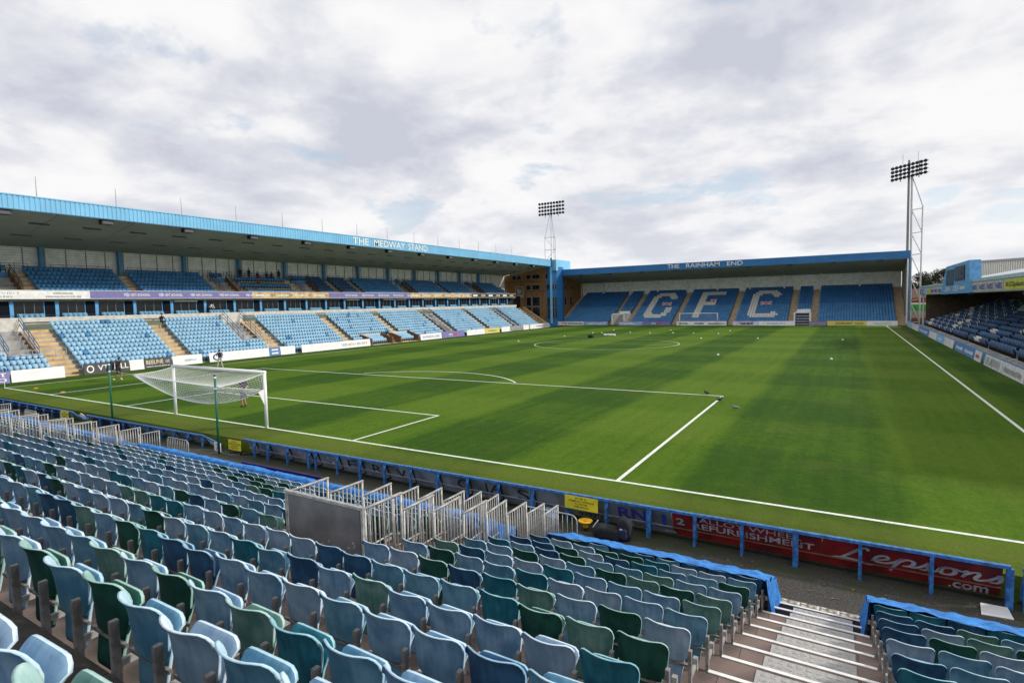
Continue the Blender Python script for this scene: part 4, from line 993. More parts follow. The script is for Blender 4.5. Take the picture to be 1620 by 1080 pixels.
# ribbed roof edge
b = MB(); n = int((YF-YN)/0.36); zt = 15.08
for i in range(n):
    ya = YN+(YF-YN)*i/n; yb = ya+(YF-YN)/n*0.55; yc = YN+(YF-YN)*(i+1)/n
    b.quad((-33.0,ya,fz(ya)),(-33.0,yb,fz(yb)),(-33.0,yb,zt),(-33.0,ya,zt)); b.quad((-33.0,yb,fz(yb)),(-33.045,yb+0.05,fz(yb)),(-33.045,yb+0.05,zt),(-33.0,yb,zt))
    b.quad((-33.045,yb+0.05,fz(yb)),(-33.045,yc-0.05,fz(yc)),(-33.045,yc-0.05,zt),(-33.045,yb+0.05,zt)); b.quad((-33.045,yc-0.05,fz(yc)),(-33.0,yc,fz(yc)),(-33.0,yc,zt),(-33.045,yc-0.05,zt))
fas = b.build('roof_edge_cladding', sky_fascia, MS)
b = MB(); b.box(-33.3,-32.96,YN,YF,zt+0.004,zt+0.1); b.build('roof_edge_cap', sky_fascia, fas)
b = MB(); b.hexa([(-33.1,YN,fz(YN)-0.09),(-32.97,YN,fz(YN)-0.09),(-32.97,YF,fz(YF)-0.09),(-33.1,YF,fz(YF)-0.09)],[(-33.1,YN,fz(YN)-0.005),(-32.97,YN,fz(YN)-0.005),(-32.97,YF,fz(YF)-0.005),(-33.1,YF,fz(YF)-0.005)]); b.build('roof_edge_trim', mat('dark_teal_trim',(0.03,0.12,0.2),0.5), fas)
def wordrow(words, p, right, up, height, m_, parent, depth=0.05, **kw):
    for s_, off, w_ in words:
        q = Vector(p)+Vector(right).normalized()*off
        text(s_, q, right, up, w_, height, m_, parent, depth=depth, **kw)
wordrow([('THE', 0, 3.0), ('MEDWAY', 4.05, 6.6), ('STAND', 11.4, 4.6)], (-32.99, 40.3, 14.02), (0,1,0), (0,0,1), 0.95, white, fas, depth=0.011, bold=0.008)
for k in range(-3, 14):
    y = 5.41+6.11*k
    b = MB(); b.tube([(-34.0,y,14.8),(-34.0,y,17.05)],[0.04,0.02],6); b.build('roof_mast', mat('thin_grey_mast',(0.3,0.3,0.32),0.5), MS)
for k in range(-2, 13):
    y = 2.87+7.5*k
    if y > 98: continue
    b = MB(); z = fz(y); b.box(-33.85,-33.2,y-0.5,y+0.5,z-0.5,z-0.1); b.bar((-33.5,y,z-0.1),(-33.5,y,z+0.1),0.08); fl = b.build('roof_floodlight', lamp_black, MS)
    b = MB(); b.box(-33.2,-33.18,y-0.42,y+0.42,z-0.44,z-0.16); b.build('lamp_glass', lamp_glass, fl)
for k in range(-3, 24):
    y = 1.5+4.1*k
    if y > 97: continue
    for x in (-36.6, -40.8):
        zz = 12.02+(x+45.7)/(12.64)*(fz(y)-12.02)-0.04
        b = MB(); b.box(x-0.08,x+0.08,y,y+1.5,zz-0.09,zz+0.02); b.build('strip_light', mat('strip_light_casing',(0.1,0.1,0.1),0.5), MS)
for k in range(-2, 16):
    y = 0.6+6.1*k; b = MB(); b.hexa([(-45.5,y,12.035),(-33.1,y,fz(y)+0.015),(-33.1,y+0.05,fz(y)+0.015),(-45.5,y+0.05,12.035)],[(-45.5,y,12.06),(-33.1,y,fz(y)+0.045),(-33.1,y+0.05,fz(y)+0.045),(-45.5,y+0.05,12.06)])
    b.v = [(a_, c_, z_-0.035) for a_, c_, z_ in b.v]; b.build('lining_seam', mat('seam_grey',(0.3,0.3,0.28),0.7), MS)
# end brick wall next to the tower, raked with the terrace
tan_brick = mat('tan_brick', (0.26, 0.135, 0.055), 0.85, 0, 0.15, 1.2)
b = MB(); b.prism([(-46.0,101.0,0),(-34.6,101.0,0),(-34.6,101.0,13.55),(-46.0,101.0,12.0)], (0,0.3,0)); ew = b.build('end_wall', tan_brick, MS)
b = MB()
for zz in (8.05, 10.25): b.box(-46,-34.65,100.93,100.99,zz,zz+0.18)
b.build('brick_band', mat('dark_brick_band',(0.16,0.08,0.04),0.85), ew)
def window(x0, x1, z0, z1, y, par, ax='y'):
    f = MB()
    if ax == 'y': f.box(x0-0.09,x1+0.09,y-0.05,y+0.0,z0-0.09,z1+0.09)
    else: f.box(y-0.0,y+0.05,x0-0.09,x1+0.09,z0-0.09,z1+0.09)
    fo = f.build('window', mat('window_frame_grey',(0.3,0.3,0.3),0.5), par)
    g = MB()
    if ax == 'y': g.box(x0,x1,y-0.07,y-0.052,z0,z1)
    else: g.box(y+0.052,y+0.07,x0,x1,z0,z1)
    if par is MS: g.build('pane', glass_dark, fo)
    else: g.build('pane', glass_dark, par)
for a, c in ((-39.7,-38.6),(-38.1,-37.2),(-37.1,-36.2)):
    window(a, c, 11.0, 11.95, 100.97, MS); window(a, c, 8.45, 9.5, 100.97, MS)
    window(a, c, 4.65, 6.7, 100.97, MS); window(a, c, 2.2, 4.3, 100.97, MS)
for a, c in ((-43.6,-42.6),(-42.2,-41.2)): window(a, c, 10.9, 11.8, 100.97, MS)
cr = thing('club_badge', 'square framed club badge fixed high on the brick end wall of the long stand', 'badge', (-41.7, 100.9, 6.9))
b = MB(); b.box(-42.8,-40.6,100.88,100.92,6.95,9.3); b.box(-42.7,-40.7,100.86,100.879,7.05,9.2); b.build('frame', ink_pale, cr)
b = MB(); b.box(-42.6,-40.8,100.84,100.858,7.3,9.1); b.build('shield', mat('dull_badge_brown',(0.16,0.1,0.07),0.6,0,0.5,2), cr)
b = MB(); b.prism([(-42.0,100.83,7.5),(-41.3,100.83,7.7),(-41.1,100.83,8.7),(-41.6,100.83,8.5),(-42.2,100.83,8.9),(-42.3,100.83,8.1)], (0,0.008,0)); b.build('emblem', ink_pale, cr)
b = MB(); b.box(-42.9,-40.5,100.88,100.92,6.6,6.85); b.build('name_strip', ink_pale, cr)
b = MB(); b.prism([(-33.1,99.3,-0.3),(-40.0,99.3,4.1),(-40.0,99.3,4.6),(-33.1,99.3,0.15)], (0,0.9,0)); b.build('end_stair', tan_step, MS)
b = MB(); b.prism([(-33.0,97.4,-0.3),(-39.9,97.4,3.8),(-39.9,97.4,4.3),(-33.0,97.4,0.1)], (0,0.25,0)); b.build('end_kerb', tan_step, MS)

# ------------------------------------------------------------------ corner tower
TW = thing('corner_tower', 'blue octagonal stair tower in the corner between the two far stands', 'tower', (-34.1, 104.2, -0.6))
def octo(cx, cy, r, n=10, rot=0.0): return [(cx+r*math.cos(rot+2*math.pi*i/n), cy+r*math.sin(rot+2*math.pi*i/n)) for i in range(n)]
pts = [(-36.5,104.5),(-36.5,101.6),(-35.2,101.15),(-33.6,101.35),(-32.4,102.3),(-31.75,103.9),(-32.3,106)]
b = MB(); b.prism([(x,y,-0.3) for x,y in pts], (0,0,13.9)); b.build('tower_shaft', tower_blue, TW)
b = MB(); b.prism([(-33.65,101.33,0.4),(-33.2,101.6,0.4),(-33.15,101.5,0.4),(-33.6,101.23,0.4)], (0,0,14.9)); b.build('tower_edge_highlight', sky_fascia, TW)  # added pale strip, stands in for the highlight down the tower's edge
for (xa,ya),(xb_,yb_) in (((-35.1,101.1),(-33.75,101.27)),((-33.15,101.65),(-32.45,102.2))):
    d = Vector((xb_-xa,yb_-ya,0)).normalized(); nrm = Vector((d.y,-d.x,0))*0.06
    for z0_, z1_ in ((8.5,9.5),(4.4,6.5),(1.7,4.1)):
        b = MB(); a_ = Vector((xa,ya,z0_))+nrm; c_ = Vector((xb_,yb_,z0_))+nrm; b.prism([a_,c_,c_+Vector((0,0,z1_-z0_)),a_+Vector((0,0,z1_-z0_))], nrm*0.4); b.build('window', glass_dark, TW)
        b = MB(); mpt = (a_+c_)/2+nrm*0.6; b.bar(mpt, mpt+Vector((0,0,z1_-z0_)), 0.08); b.build('window_mullion', ink_grey, TW)
b = MB(); b.box(-34.8,-34.2,101.03,101.06,11.0,11.9); b.build('window', glass_dark, TW)
b = MB(); b.box(-33.5,-32.2,101.7,109.5,12.7,15.25); b.hexa([(-46,101.7,12.4),(-33.5,101.7,12.7),(-33.5,109.5,12.7),(-46,109.5,12.4)],[(-46,101.7,12.6),(-33.5,101.7,15.2),(-33.5,109.5,15.2),(-46,109.5,12.6)]); b.build('corner_roof', sky_fascia, TW)
b = MB(); b.box(-33.15,-32.95,100.62,101.2,13.6,15.6); b.build('end_fin', mat('navy_trim',(0.01,0.04,0.1),0.5), TW)
# ------------------------------------------------------------------ the end stand
ES = thing('end_stand', 'covered end stand of blue seats with THE RAINHAM END on its roof edge', 'stand', (0, 110, -0.3))
EY0, EDY, EZ0, EDZ, EN = 103.3, 0.76, 0.0, 0.36, 20
EX0, EX1 = -31.6, 34.9
for i in range(EN):
    b = MB(); y = EY0+EDY*i; z = EZ0+EDZ*i; b.box(EX0-1.2, EX1, y-0.38, y+0.38, z-0.5, z); b.build('terrace_step', riser_grey, ES)
eaisles = [(-32.8,-31.6),(-20.25,-19.25),(-16.2,-15.2),(-5.75,-4.75),(5.2,6.2),(16.1,17.2),(20.1,21.2),(33.35,34.9)]
for a, c in eaisles:
    for i in range(EN):
        y = EY0+EDY*i; z = EZ0+EDZ*i
        b = MB(); b.box(a, c, y-0.385, y+0.375, z+0.004, z+0.05); b.box(a+0.02, c-0.02, y-0.385, y-0.06, z-0.17, z+0.003); b.build('aisle_step', tan_dull, ES)
GL = {'G': ["..########..",".##########.","####....####","###......###","###.........","###.........","###.........","###.........","###.........","###.........","###.........","###.....###.","###.....###.","############",".##########."],
      'F': ["###########","###########","###........","###........","###........","###........","########...","########...","###........","###........","###........","###........","###........","###........","###........"],
      'C': ["..########..",".##########.","####....####","###......##.","###.........","###.........","###.........","###.........","###.........","###.........","###.........","###.........","###......##.","############",".##########."]}
GL['G'] = ["..########..",".##########.","####....####","###......###","###.........","###.........","###.........","###.........","###.........","###......###","###......###","###......###","####....###.","###########.",".########..."]
starts = {'G': -13.3, 'F': -2.5, 'C': 8.6}
wcell = {'G': 12, 'F': 11, 'C': 12}
items = []; x = EX0+0.35; SPE = 0.47
evoms = [(-19.25,-16.2),(17.2,20.1)]
while x < EX1-1.6:
    for i in range(EN):
        if in_any(x, eaisles): continue
        if any(a-.1 < x < c+.1 for a, c in evoms) and i < 7: continue
        mi_ = 0 if i > 9 else 1
        for L_ in 'GFC':
            cx = int((x-starts[L_])/SPE); r_ = 17-i
            if 0 <= cx < wcell[L_] and 0 <= r_ < 15 and x >= starts[L_] and GL[L_][r_][cx] == '#': mi_ = 2
        items.append((x, EY0+EDY*i+0.1, EZ0+EDZ*i, mi_, (0,-1), 1.03))
    x += SPE
o = seatfield('stadium_seats', items, FS, [sb_deep, sb_mid, sw, black]); fixpost(o, 3); tag(o, 'blue seats of the far end stand with white seats spelling GFC', 'seats')
for a, c in evoms:
    b = MB(); b.box(a+.1,c-.1,107.6,107.7,0,3.0); b.build('entrance_door', dark_navy if a < 0 else col_blue, ES)
    b = MB(); b.box(a+.02,a+.25,102.9,108.2,-0.3,2.4); b.box(c-.25,c-.02,102.9,108.2,-0.3,2.4); b.box(a+.25,c-.25,107.3,107.55,2.4,3.0); b.box(a+.3,c-.3,102.9,103.1,2.35,2.6); b.build('entrance_frame', clad_white, ES)
b = MB(); b.box(17.5,19.8,103.0,103.1,-0.2,2.3); b.build('slatted_gate', dark_navy, ES)
for k in range(4):
    b = MB(); b.box(17.5,19.8,102.94,102.99,0.2+k*0.5,0.38+k*0.5); b.build('gate_slat', ink_grey, ES)
b = MB(); b.box(EX0-1.2,EX1,118.13,118.5,5.0,10.0); b.build('rear_wall', clad_white, ES)
for k in range(6):
    b = MB(); b.box(EX0-1.2,EX1,118.3,118.36,7.9+0.33*k,7.93+0.33*k); b.build('cladding_rib', mat('pale_trim_grey',(0.55,0.55,0.54),0.6), ES)
for x0_, x1_ in ((-30.2,-27.6),(-26.4,-24.9),(-24.2,-23.4),(-22.2,-18.6)):
    b = MB(); b.box(x0_,x1_,118.2,118.28,8.15,9.25); b.build('control_room_window', glass_dark, ES)
for x_ in (-33.0,-26.8,-19.9,-13.0,-6.2,0.6,7.5,14.3,21.1,28.0):
    b = MB(); b.box(x_-0.16,x_+0.16,117.3,117.6,6.6,10.35); b.build('roof_column', clad_white, ES)
b = MB(); b.hexa([(-33.2,104.05,11.65),(35.2,104.05,11.70),(35.2,118.7,9.95),(-33.2,118.7,9.95)],[(-33.2,104.05,11.75),(35.2,104.05,11.8),(35.2,118.7,10.1),(-33.2,118.7,10.1)]); b.build('roof_lining', roof_under, ES)
b = MB(); b.hexa([(-33.2,104.1,12.8),(35.1,104.1,12.85),(35.1,119.2,10.6),(-33.2,119.2,10.6)],[(-33.2,104.1,12.9),(35.1,104.1,12.95),(35.1,119.2,10.7),(-33.2,119.2,10.7)]); b.build('roof_sheet', roof_top, ES)
b = MB(); b.hexa([(-32.8,103.98,11.62),(35.2,103.98,11.68),(35.2,104.04,11.68),(-32.8,104.04,11.62)],[(-32.8,103.98,12.99),(35.2,103.98,13.03),(35.2,104.04,13.03),(-32.8,104.04,12.99)]); ef = b.build('roof_edge_cladding', royal_fascia, ES)
wordrow([('THE', 0, 2.5), ('RAINHAM', 3.9, 6.7), ('END', 12.0, 3.0)], (-7.0, 103.93, 11.98), (1,0,0), (0,0,1), 0.82, white, ef, depth=0.011, bold=0.01)
for k in range(9):
    x_ = -27.5+7.3*k; b = MB(); b.box(x_-0.4,x_+0.4,104.3,104.8,11.25,11.55); b.build('roof_floodlight', lamp_black, ES)
b = MB(); b.prism([(35.0,104.3,-0.3),(35.0,118.5,-0.3),(35.0,118.5,10.0),(35.0,104.3,11.7)], (0.12,0,0)); b.build('side_wall', mat('cream_side_wall',(0.5,0.44,0.33),0.8), ES)
b = MB(); b.box(34.75,34.98,104.05,104.35,-0.3,11.65); b.build('corner_post', white, ES)
b = MB(); b.box(35.1,35.35,103.95,104.6,-0.3,11.7); b.build('corner_column', mat('steel_blue_paint',(0.12,0.24,0.4),0.5), ES)
b = MB(); b.prism([(-32.9,103.0,-0.3),(-32.9,118.5,-0.3),(-32.9,118.5,10.1),(-32.9,103.0,11.9)], (-0.2,0,0)); wl_ = b.build('side_wall', tan_brick, ES)
for z0_, z1_ in ((8.4,9.5),(4.6,6.6)):
    for y_ in (105.5,107.4,110.5): window(y_, y_+0.9, z0_, z1_, -32.9, ES, 'x')
b = MB(); b.box(EX0-1.3,EX1,102.75,102.85,-0.3,0.1); b.build('front_kerb', brown_wall, ES)
for ci, (x0_, z_) in enumerate(((-10.2, 4.1), (0.1, 4.6), (10.4, 3.9))):
    t = thing('union_flag', ['dark union flag hung over the seats inside the letter G', 'small union flag hung over the seats beside the bar of the letter F', 'union flag hung over the seats inside the letter C'][ci], 'flag', (x0_+1.3, 110, z_))
    w_ = 2.3 if ci != 1 else 1.5
    yq = EY0+EDY*((z_-0.5)/EDZ)-0.35
    def fq(b, p, q, hw, dy):
        d = Vector((q[0]-p[0], q[1]-p[1])).normalized(); nx_, nz2 = -d.y*hw, d.x*hw
        P_ = lambda u, v: (x0_+u*w_, yq-dy+v*0.9*1.0, z_+v*0.9)
        ww, hh = w_, 0.9*1.2
        def S(px_, pz_): return (x0_+px_, yq-dy+pz_*0.6, z_+pz_*0.62)
        b.quad(S(p[0]-nx_, p[1]-nz2), S(q[0]-nx_, q[1]-nz2), S(q[0]+nx_, q[1]+nz2), S(p[0]+nx_, p[1]+nz2))
    b = MB(); fq(b, (0,0.6), (w_,0.6), 0.6, 0.0); b.build('flag_field', mat('flag_blue',(0.02,0.03,0.2),0.8), t)
    b = MB(); fq(b, (0.1,0.05), (w_-0.1,1.15), 0.1, 0.02); fq(b, (0.1,1.15), (w_-0.1,0.05), 0.1, 0.021); fq(b, (0,0.6), (w_,0.6), 0.2, 0.024); fq(b, (w_/2,0), (w_/2,1.2), 0.2, 0.025); b.build('white_crosses', cl_white, t)
    b = MB(); fq(b, (0,0.6), (w_,0.6), 0.12, 0.03); fq(b, (w_/2,0), (w_/2,1.2), 0.12, 0.031); b.build('red_cross', ink_red, t)

# ------------------------------------------------------------------ the low stand on the right
RS = thing('side_stand', 'low dark covered stand of blue and white seats along the right touchline', 'stand', (40, 62, -0.3))
RY0, RY1 = 10.0, 97.3
RX0, RDX, RZ0, RDZ, RN = 36.6, 0.8, 0.45, 0.29, 12
for i in range(RN):
    x = RX0+RDX*i; z = RZ0+RDZ*i; b = MB(); b.box(x-0.4,x+0.4,RY0,RY1,z-0.6,z); b.build('terrace_step', riser_grey, RS)
b = MB(); b.box(34.98,36.2,RY0,102,-0.3,0.35); b.build('front_walkway', riser_grey, RS)
items = []; y = RY0+0.4; rs3 = random.Random(9)
whites = set()
for _ in range(46):
    i = rs3.randrange(RN); yy = rs3.uniform(RY0, RY1); whites.add((i, round(yy/2.4)))
while y < RY1-0.5:
    blkpos = (y-RY0) % 9.6
    for i in range(RN):
        if blkpos > 8.6: continue
        wch = (i, round(y/2.4)) in whites or ((y-RY0) % 4.8 < 0.5 and y > 66)
        items.append((RX0+RDX*i+0.05, y, RZ0+RDZ*i, 1 if wch else (0 if rs3.random() > 0.12 else 2), (-1,0), 1.0))
    y += 0.48
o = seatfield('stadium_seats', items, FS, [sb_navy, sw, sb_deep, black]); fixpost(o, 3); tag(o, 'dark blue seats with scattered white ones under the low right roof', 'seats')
b = MB(); b.box(46.4,46.6,RY0,RY1,-0.3,7.5); b.build('rear_wall', brick_dark, RS)
b = MB(); b.box(36.9,46.4,RY1,RY1+0.2,-0.3,6.2); b.build('end_wall', brick_dark, RS)
b = MB(); b.box(36.9,46.4,RY0-.2,RY0,-0.3,6.2); b.build('end_wall', brick_dark, RS)
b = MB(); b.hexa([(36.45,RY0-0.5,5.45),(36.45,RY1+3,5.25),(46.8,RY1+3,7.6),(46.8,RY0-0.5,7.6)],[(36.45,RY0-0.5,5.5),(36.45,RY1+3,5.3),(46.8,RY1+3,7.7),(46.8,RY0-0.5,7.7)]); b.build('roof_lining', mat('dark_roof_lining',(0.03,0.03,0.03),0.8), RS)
b = MB(); b.hexa([(36.5,RY0-0.5,6.6),(36.5,RY1+3,6.42),(48.2,RY1+3,8.75),(48.2,RY0-0.5,8.75)],[(36.5,RY0-0.5,6.68),(36.5,RY1+3,6.5),(48.2,RY1+3,8.85),(48.2,RY0-0.5,8.85)]); b.build('roof_sheet', roof_top, RS)
def rf(y): return 5.48-0.0035*(y-34), 6.62-0.0035*(y-34)
b = MB(); (a0,a1),(c0,c1) = rf(RY0), rf(118.0)
b.hexa([(36.38,RY0-.5,a0),(36.44,RY0-.5,a0),(36.44,100.6,rf(100.6)[0]),(36.38,100.6,rf(100.6)[0])],[(36.38,RY0-.5,a1),(36.44,RY0-.5,a1),(36.44,100.6,rf(100.6)[1]),(36.38,100.6,rf(100.6)[1])]); rfas = b.build('roof_edge', mat('grey_roof_edge',(0.4,0.42,0.42),0.6,0,0.1), RS)
b = MB(); b.box(36.3,36.5,RY0-.5,100.6,6.44,6.72); b.build('gutter', mat('pale_blue_gutter',(0.35,0.5,0.58),0.5), rfas)
def rad(y0, y1, m_, txt=None, tm=None, nme='roof_hoarding', hs=0.5):
    z0_, z1_ = rf((y0+y1)/2); b = MB(); b.box(36.33,36.375,y0,y1,z0_+0.1,z1_-0.26); o = b.build(nme, m_, rfas)
    if txt: text(txt, (36.322, y1-(y1-y0)*0.08, z0_+0.22), (0,-1,0), (0,0,1), (y1-y0)*0.84, hs, tm, rfas, depth=0.006, bold=0.02)
rad(RY0, 35, lime_board); rad(35.2, 41.3, lime_board, 'KGSplant', ink_black, hs=0.45)
for y0_, y1_ in ((41.9,44.6),(45.1,47.8),(48.3,51.3),(51.9,54.8)): rad(y0_, y1_, grey_board if y0_ < 0 else mat('pale_grey_hoarding',(0.45,0.45,0.44),0.6), 'NBS', ink_blue)
rad(74.6, 87.0, mat('pale_grey_hoarding',(0.45,0.45,0.44),0.6), 'NBS  NBS  NBS', ink_blue); rad(87.2, 90.5, lime_board); rad(90.6, 94.2, mat('pale_blue_print',(0.35,0.5,0.75),0.6)); rad(94.3, 98.5, blue_board, 'II  II', white_board); rad(98.6, 100.5, royal_fascia)
for y_ in (97.6, 34.2, 18):
    b = MB(); b.box(36.5,36.66,y_-0.09,y_+0.09,-0.2,5.5); b.build('roof_post', white if y_ > 90 else ink_grey, RS)
for y_ in (40, 62, 80):
    b = MB(); b.box(37.2,37.6,y_-0.35,y_+0.35,5.15,5.35); b.build('strip_light', lamp_glass, RS)
# scoreboard on the roof edge
SB = thing('scoreboard', 'light blue scoreboard box with dark screens and white lettering rising above the right stand roof', 'scoreboard', (36.2, 62, 5.3))
b = MB(); b.prism([(36.15,54.2,5.4),(36.15,74.3,5.3),(36.15,70.3,8.6),(36.15,55.2,8.62)], (0.9,0,0)); b.build('casing', mat('scoreboard_blue',(0.1,0.32,0.6),0.5), SB)
b = MB(); b.box(36.08,36.14,57.3,63.3,6.75,8.25); b.build('screen', dark_navy, SB); b = MB(); b.box(36.05,36.075,58.6,63.0,6.9,8.0); b.build('screen_panel', mat('dull_screen',(0.05,0.07,0.12),0.3), SB)
for k in range(3):
    b = MB(); b.box(36.03,36.07,57.6,58.2,7.85-0.42*k,8.05-0.42*k); b.build('lamp', lamp_glass, SB)
b = MB(); b.box(36.08,36.14,64.2,69.6,6.35,8.1); b.build('screen', mat('screen_grey_blue',(0.04,0.09,0.14),0.35,0,0.6,1.5), SB)
text('LBW', (36.13, 70.4, 5.62), (0,-1,0), (0,0,1), 4.2, 0.6, white, SB, depth=0.01, bold=0.01); text('DES', (36.13, 64.4, 5.62), (0,-1,0), (0,0,1), 3.6, 0.6, white, SB, depth=0.01, bold=0.01); text('#q', (36.13, 60.2, 5.75), (0,-1,0), (0,0,1), 3.0, 0.4, white, SB, depth=0.01)
# building behind
BB = thing('warehouse', 'long pale ribbed metal building rising behind the right stand', 'building', (60, 100, -0.7))
b = MB(); b.hexa([(50,40,-0.7),(80,40,-0.7),(80,146,-0.7),(50,146,-0.7)],[(50,40,8.2),(80,40,8.2),(80,146,12.4),(50,146,12.4)]); b.build('wall', clad_white, BB)
b = MB()
y = 40
while y < 146:
    b.box(49.94,50.0,y,y+0.5,2,8.0+(y-40)*0.0396); y += 1.6
b.build('wall_rib', mat('pale_rib',(0.5,0.5,0.48),0.6), BB)
b = MB(); b.hexa([(49.8,40,8.0),(50.1,40,8.0),(50.1,146,12.2),(49.8,146,12.2)],[(49.8,40,8.35),(50.1,40,8.35),(50.1,146,12.55),(49.8,146,12.55)]); b.build('roof_trim', ink_grey, BB)

# ------------------------------------------------------------------ hoardings round the pitch (one thing each)
def hoard(p0, p1, z0, z1, m_, label, texts=(), thick=0.06, name='pitch_hoarding', group=None):
    """p0,p1 ends on the ground seen from the pitch, reading left to right; texts: (string, from, to, zfrac0, zfrac1, material)"""
    P0, P1 = Vector((p0[0],p0[1],0)), Vector((p1[0],p1[1],0)); d = (P1-P0); L_ = d.length; d.normalize(); nrm = Vector((d.y,-d.x,0))
    t = thing(name, label, 'hoarding', ((P0+P1)/2+Vector((0,0,z0))), group)
    b = MB(); q = nrm*-thick; b.hexa([P0+Vector((0,0,z0)),P1+Vector((0,0,z0)),P1+q+Vector((0,0,z0)),P0+q+Vector((0,0,z0))],[P0+Vector((0,0,z1))+q*2,P1+Vector((0,0,z1))+q*2,P1+q*3+Vector((0,0,z1)),P0+q*3+Vector((0,0,z1))]); b.build('board', m_, t)
    b = MB(); n = max(2, int(L_/2.5)+1)
    for i in range(n): c = P0.lerp(P1, (i+0.5)/n)+q*2; b.bar(c+q*5+Vector((0,0,z0)), c+q+Vector((0,0,z1-0.1)), 0.06)
    b.build('board_prop', black, t)
    for s_, a, c, f0, f1, tm in texts:
        h = (z1-z0)
        p = P0.lerp(P1, a)+nrm*0.01+Vector((0,0,z0+h*f0))+q*2*f0
        text(s_, p, d, (Vector((0,0,h))+q*2).normalized(), L_*(c-a), h*(f1-f0), tm, t, depth=0.012, bold=0.01)
    return t
ML = 'beside the left touchline'
def mb(y0, y1, m_, label, texts=(), z0=-0.25, z1=0.72): return hoard((-32.4,y0),(-32.4,y1), z0, z1, m_, label, texts)
mb(-14,-4.5,white_board,'white hoarding at the far left beyond the picture edge')
mb(-4.4,2.15,purple_board,'purple hoarding with white lettering at the left edge of the picture',[('ENT',0.75,0.97,0.55,0.85,white_board),('CO',0.8,0.97,0.12,0.42,white_board)])
mb(2.25,5.9,white_board,'blank white hoarding right of the purple one at the left edge, below the tan steps')
mb(7.3,11.0,black_board,'dark grey hoarding with large white letters behind the walking person',[('VTM  LL',0.3,0.98,0.3,0.8,white_board),('O',0.06,0.22,0.15,0.85,white_board)])
mb(11.05,12.3,white_board,'short plain white hoarding between the dark one and the BEELINE one')
mb(12.35,14.9,black_board,'dark hoarding with BEELINE in cream letters over a cream line',[('BEELINE',0.06,0.68,0.42,0.82,mat('cream_lettering',(0.75,0.7,0.42),0.6)),('#u',0.06,0.92,0.14,0.22,white_board),('#v',0.76,0.93,0.4,0.8,ink_pale)])
mb(15.0,18.0,white_board,'white hoarding with faint pale blue print right of the BEELINE one',[('#a',0.4,0.8,0.35,0.6,mat('faint_blue_print',(0.45,0.6,0.75),0.6))])
mb(18.8,26.0,white_board,'long white hoarding with a round blue badge at its left end, behind the standing person',[('O',0.05,0.2,0.1,0.9,ink_blue)])
mb(26.05,27.5,blue_board,'small blue hoarding with white lines in the left touchline row',[('=',0.2,0.8,0.2,0.8,white_board)])
mb(27.55,29.6,white_board,'short white hoarding right of the small blue one')
mb(30.6,42.3,white_board,'very long white hoarding with faint grey print left of the dugouts',[('#b',0.55,0.97,0.3,0.7,mat('faint_grey_print',(0.55,0.55,0.55),0.6))])
mb(53.3,58.7,white_board,'white hoarding with pale violet print right of the dugouts',[('#c',0.1,0.9,0.3,0.7,mat('pale_violet',(0.5,0.5,0.75),0.5))])
mb(58.8,65.2,purple_board,'violet hoarding with red and white lettering beside the left touchline',[('sky',0.3,0.48,0.25,0.75,white_board),('BET',0.5,0.7,0.25,0.75,ink_red)])
mb(66.0,71.8,white_board,'plain white hoarding right of the violet one on the left touchline')
mb(71.9,77.0,yellow_board,'pale yellow hoarding far along the left touchline',[('#d',0.2,0.8,0.3,0.7,ink_grey)])
mb(77.7,81.0,white_board,'white hoarding right of the pale yellow one')
mb(81.1,86.3,mat('patterned_print',(0.5,0.5,0.5),0.6,0,0.3,7,col2=(0.04,0.04,0.05),detail=1),'black and white patterned hoarding near the far left corner')
mb(86.4,88.8,white_board,'short white hoarding near the far left corner')
mb(89.2,98.3,white_board,'long white hoarding in the far left corner below the tower',[('#e',0.3,0.9,0.35,0.65,ink_grey)])
def eb(x0, x1, m_, label, texts=()): return hoard((x0,102.4),(x1,102.4), -0.05, 0.85, m_, label, texts)
eb(-33.5,-25.8,white_board,'white hoarding with red and black lettering in front of the tower',[('FFI',0.28,0.45,0.2,0.8,ink_red),('#f',0.5,0.97,0.3,0.7,ink_black)])
eb(-25.6,-19.9,mat('blue_white_print',(0.3,0.4,0.65),0.6,0,0.2,2),'blue and white hoarding at the foot of the leftmost blue block of the end stand',[('#g',0.1,0.9,0.3,0.7,white_board)])
eb(-17.4,-12.0,mat('blue_white_print',(0.3,0.4,0.65),0.6,0,0.2,2),'blue hoarding with white panels left of the purple one below the letter G',[('#h',0.05,0.7,0.25,0.75,white_board)])
eb(-12.0,-6.0,purple_board,'purple hoarding with white and red lettering below the letter G',[('sky',0.33,0.5,0.2,0.8,white_board),('BET',0.52,0.72,0.2,0.8,ink_red)])
eb(-4.7,5.2,white_board,'long white hoarding of three framed panels behind the far goal',[('#i',0.04,0.24,0.3,0.7,ink_black),('#j',0.36,0.56,0.3,0.7,ink_black),('#k',0.64,0.97,0.3,0.65,ink_black)])
eb(6.4,11.2,mat('white_violet_print',(0.6,0.55,0.72),0.6,0,0.2,1.0),'white and violet hoarding below the letter C',[('#l',0.3,0.8,0.25,0.75,ink_black)])
eb(11.2,17.5,white_board,'white hoarding with pale blue lettering right of the letter C',[('#m',0.2,0.75,0.35,0.65,mat('mid_blue_print',(0.25,0.4,0.7),0.6))])
eb(19.9,22.7,mat('violet_grey_hoarding',(0.22,0.2,0.36),0.6),'small violet-grey hoarding right of the slatted gate',[('#n',0.1,0.9,0.35,0.65,ink_pale)])
eb(22.8,28.9,yellow_board,'bright yellow hoarding below the rightmost block of blue seats',[('KGSPLANT',0.22,0.65,0.3,0.75,ink_black),('OO',0.72,0.92,0.3,0.7,ink_black)])
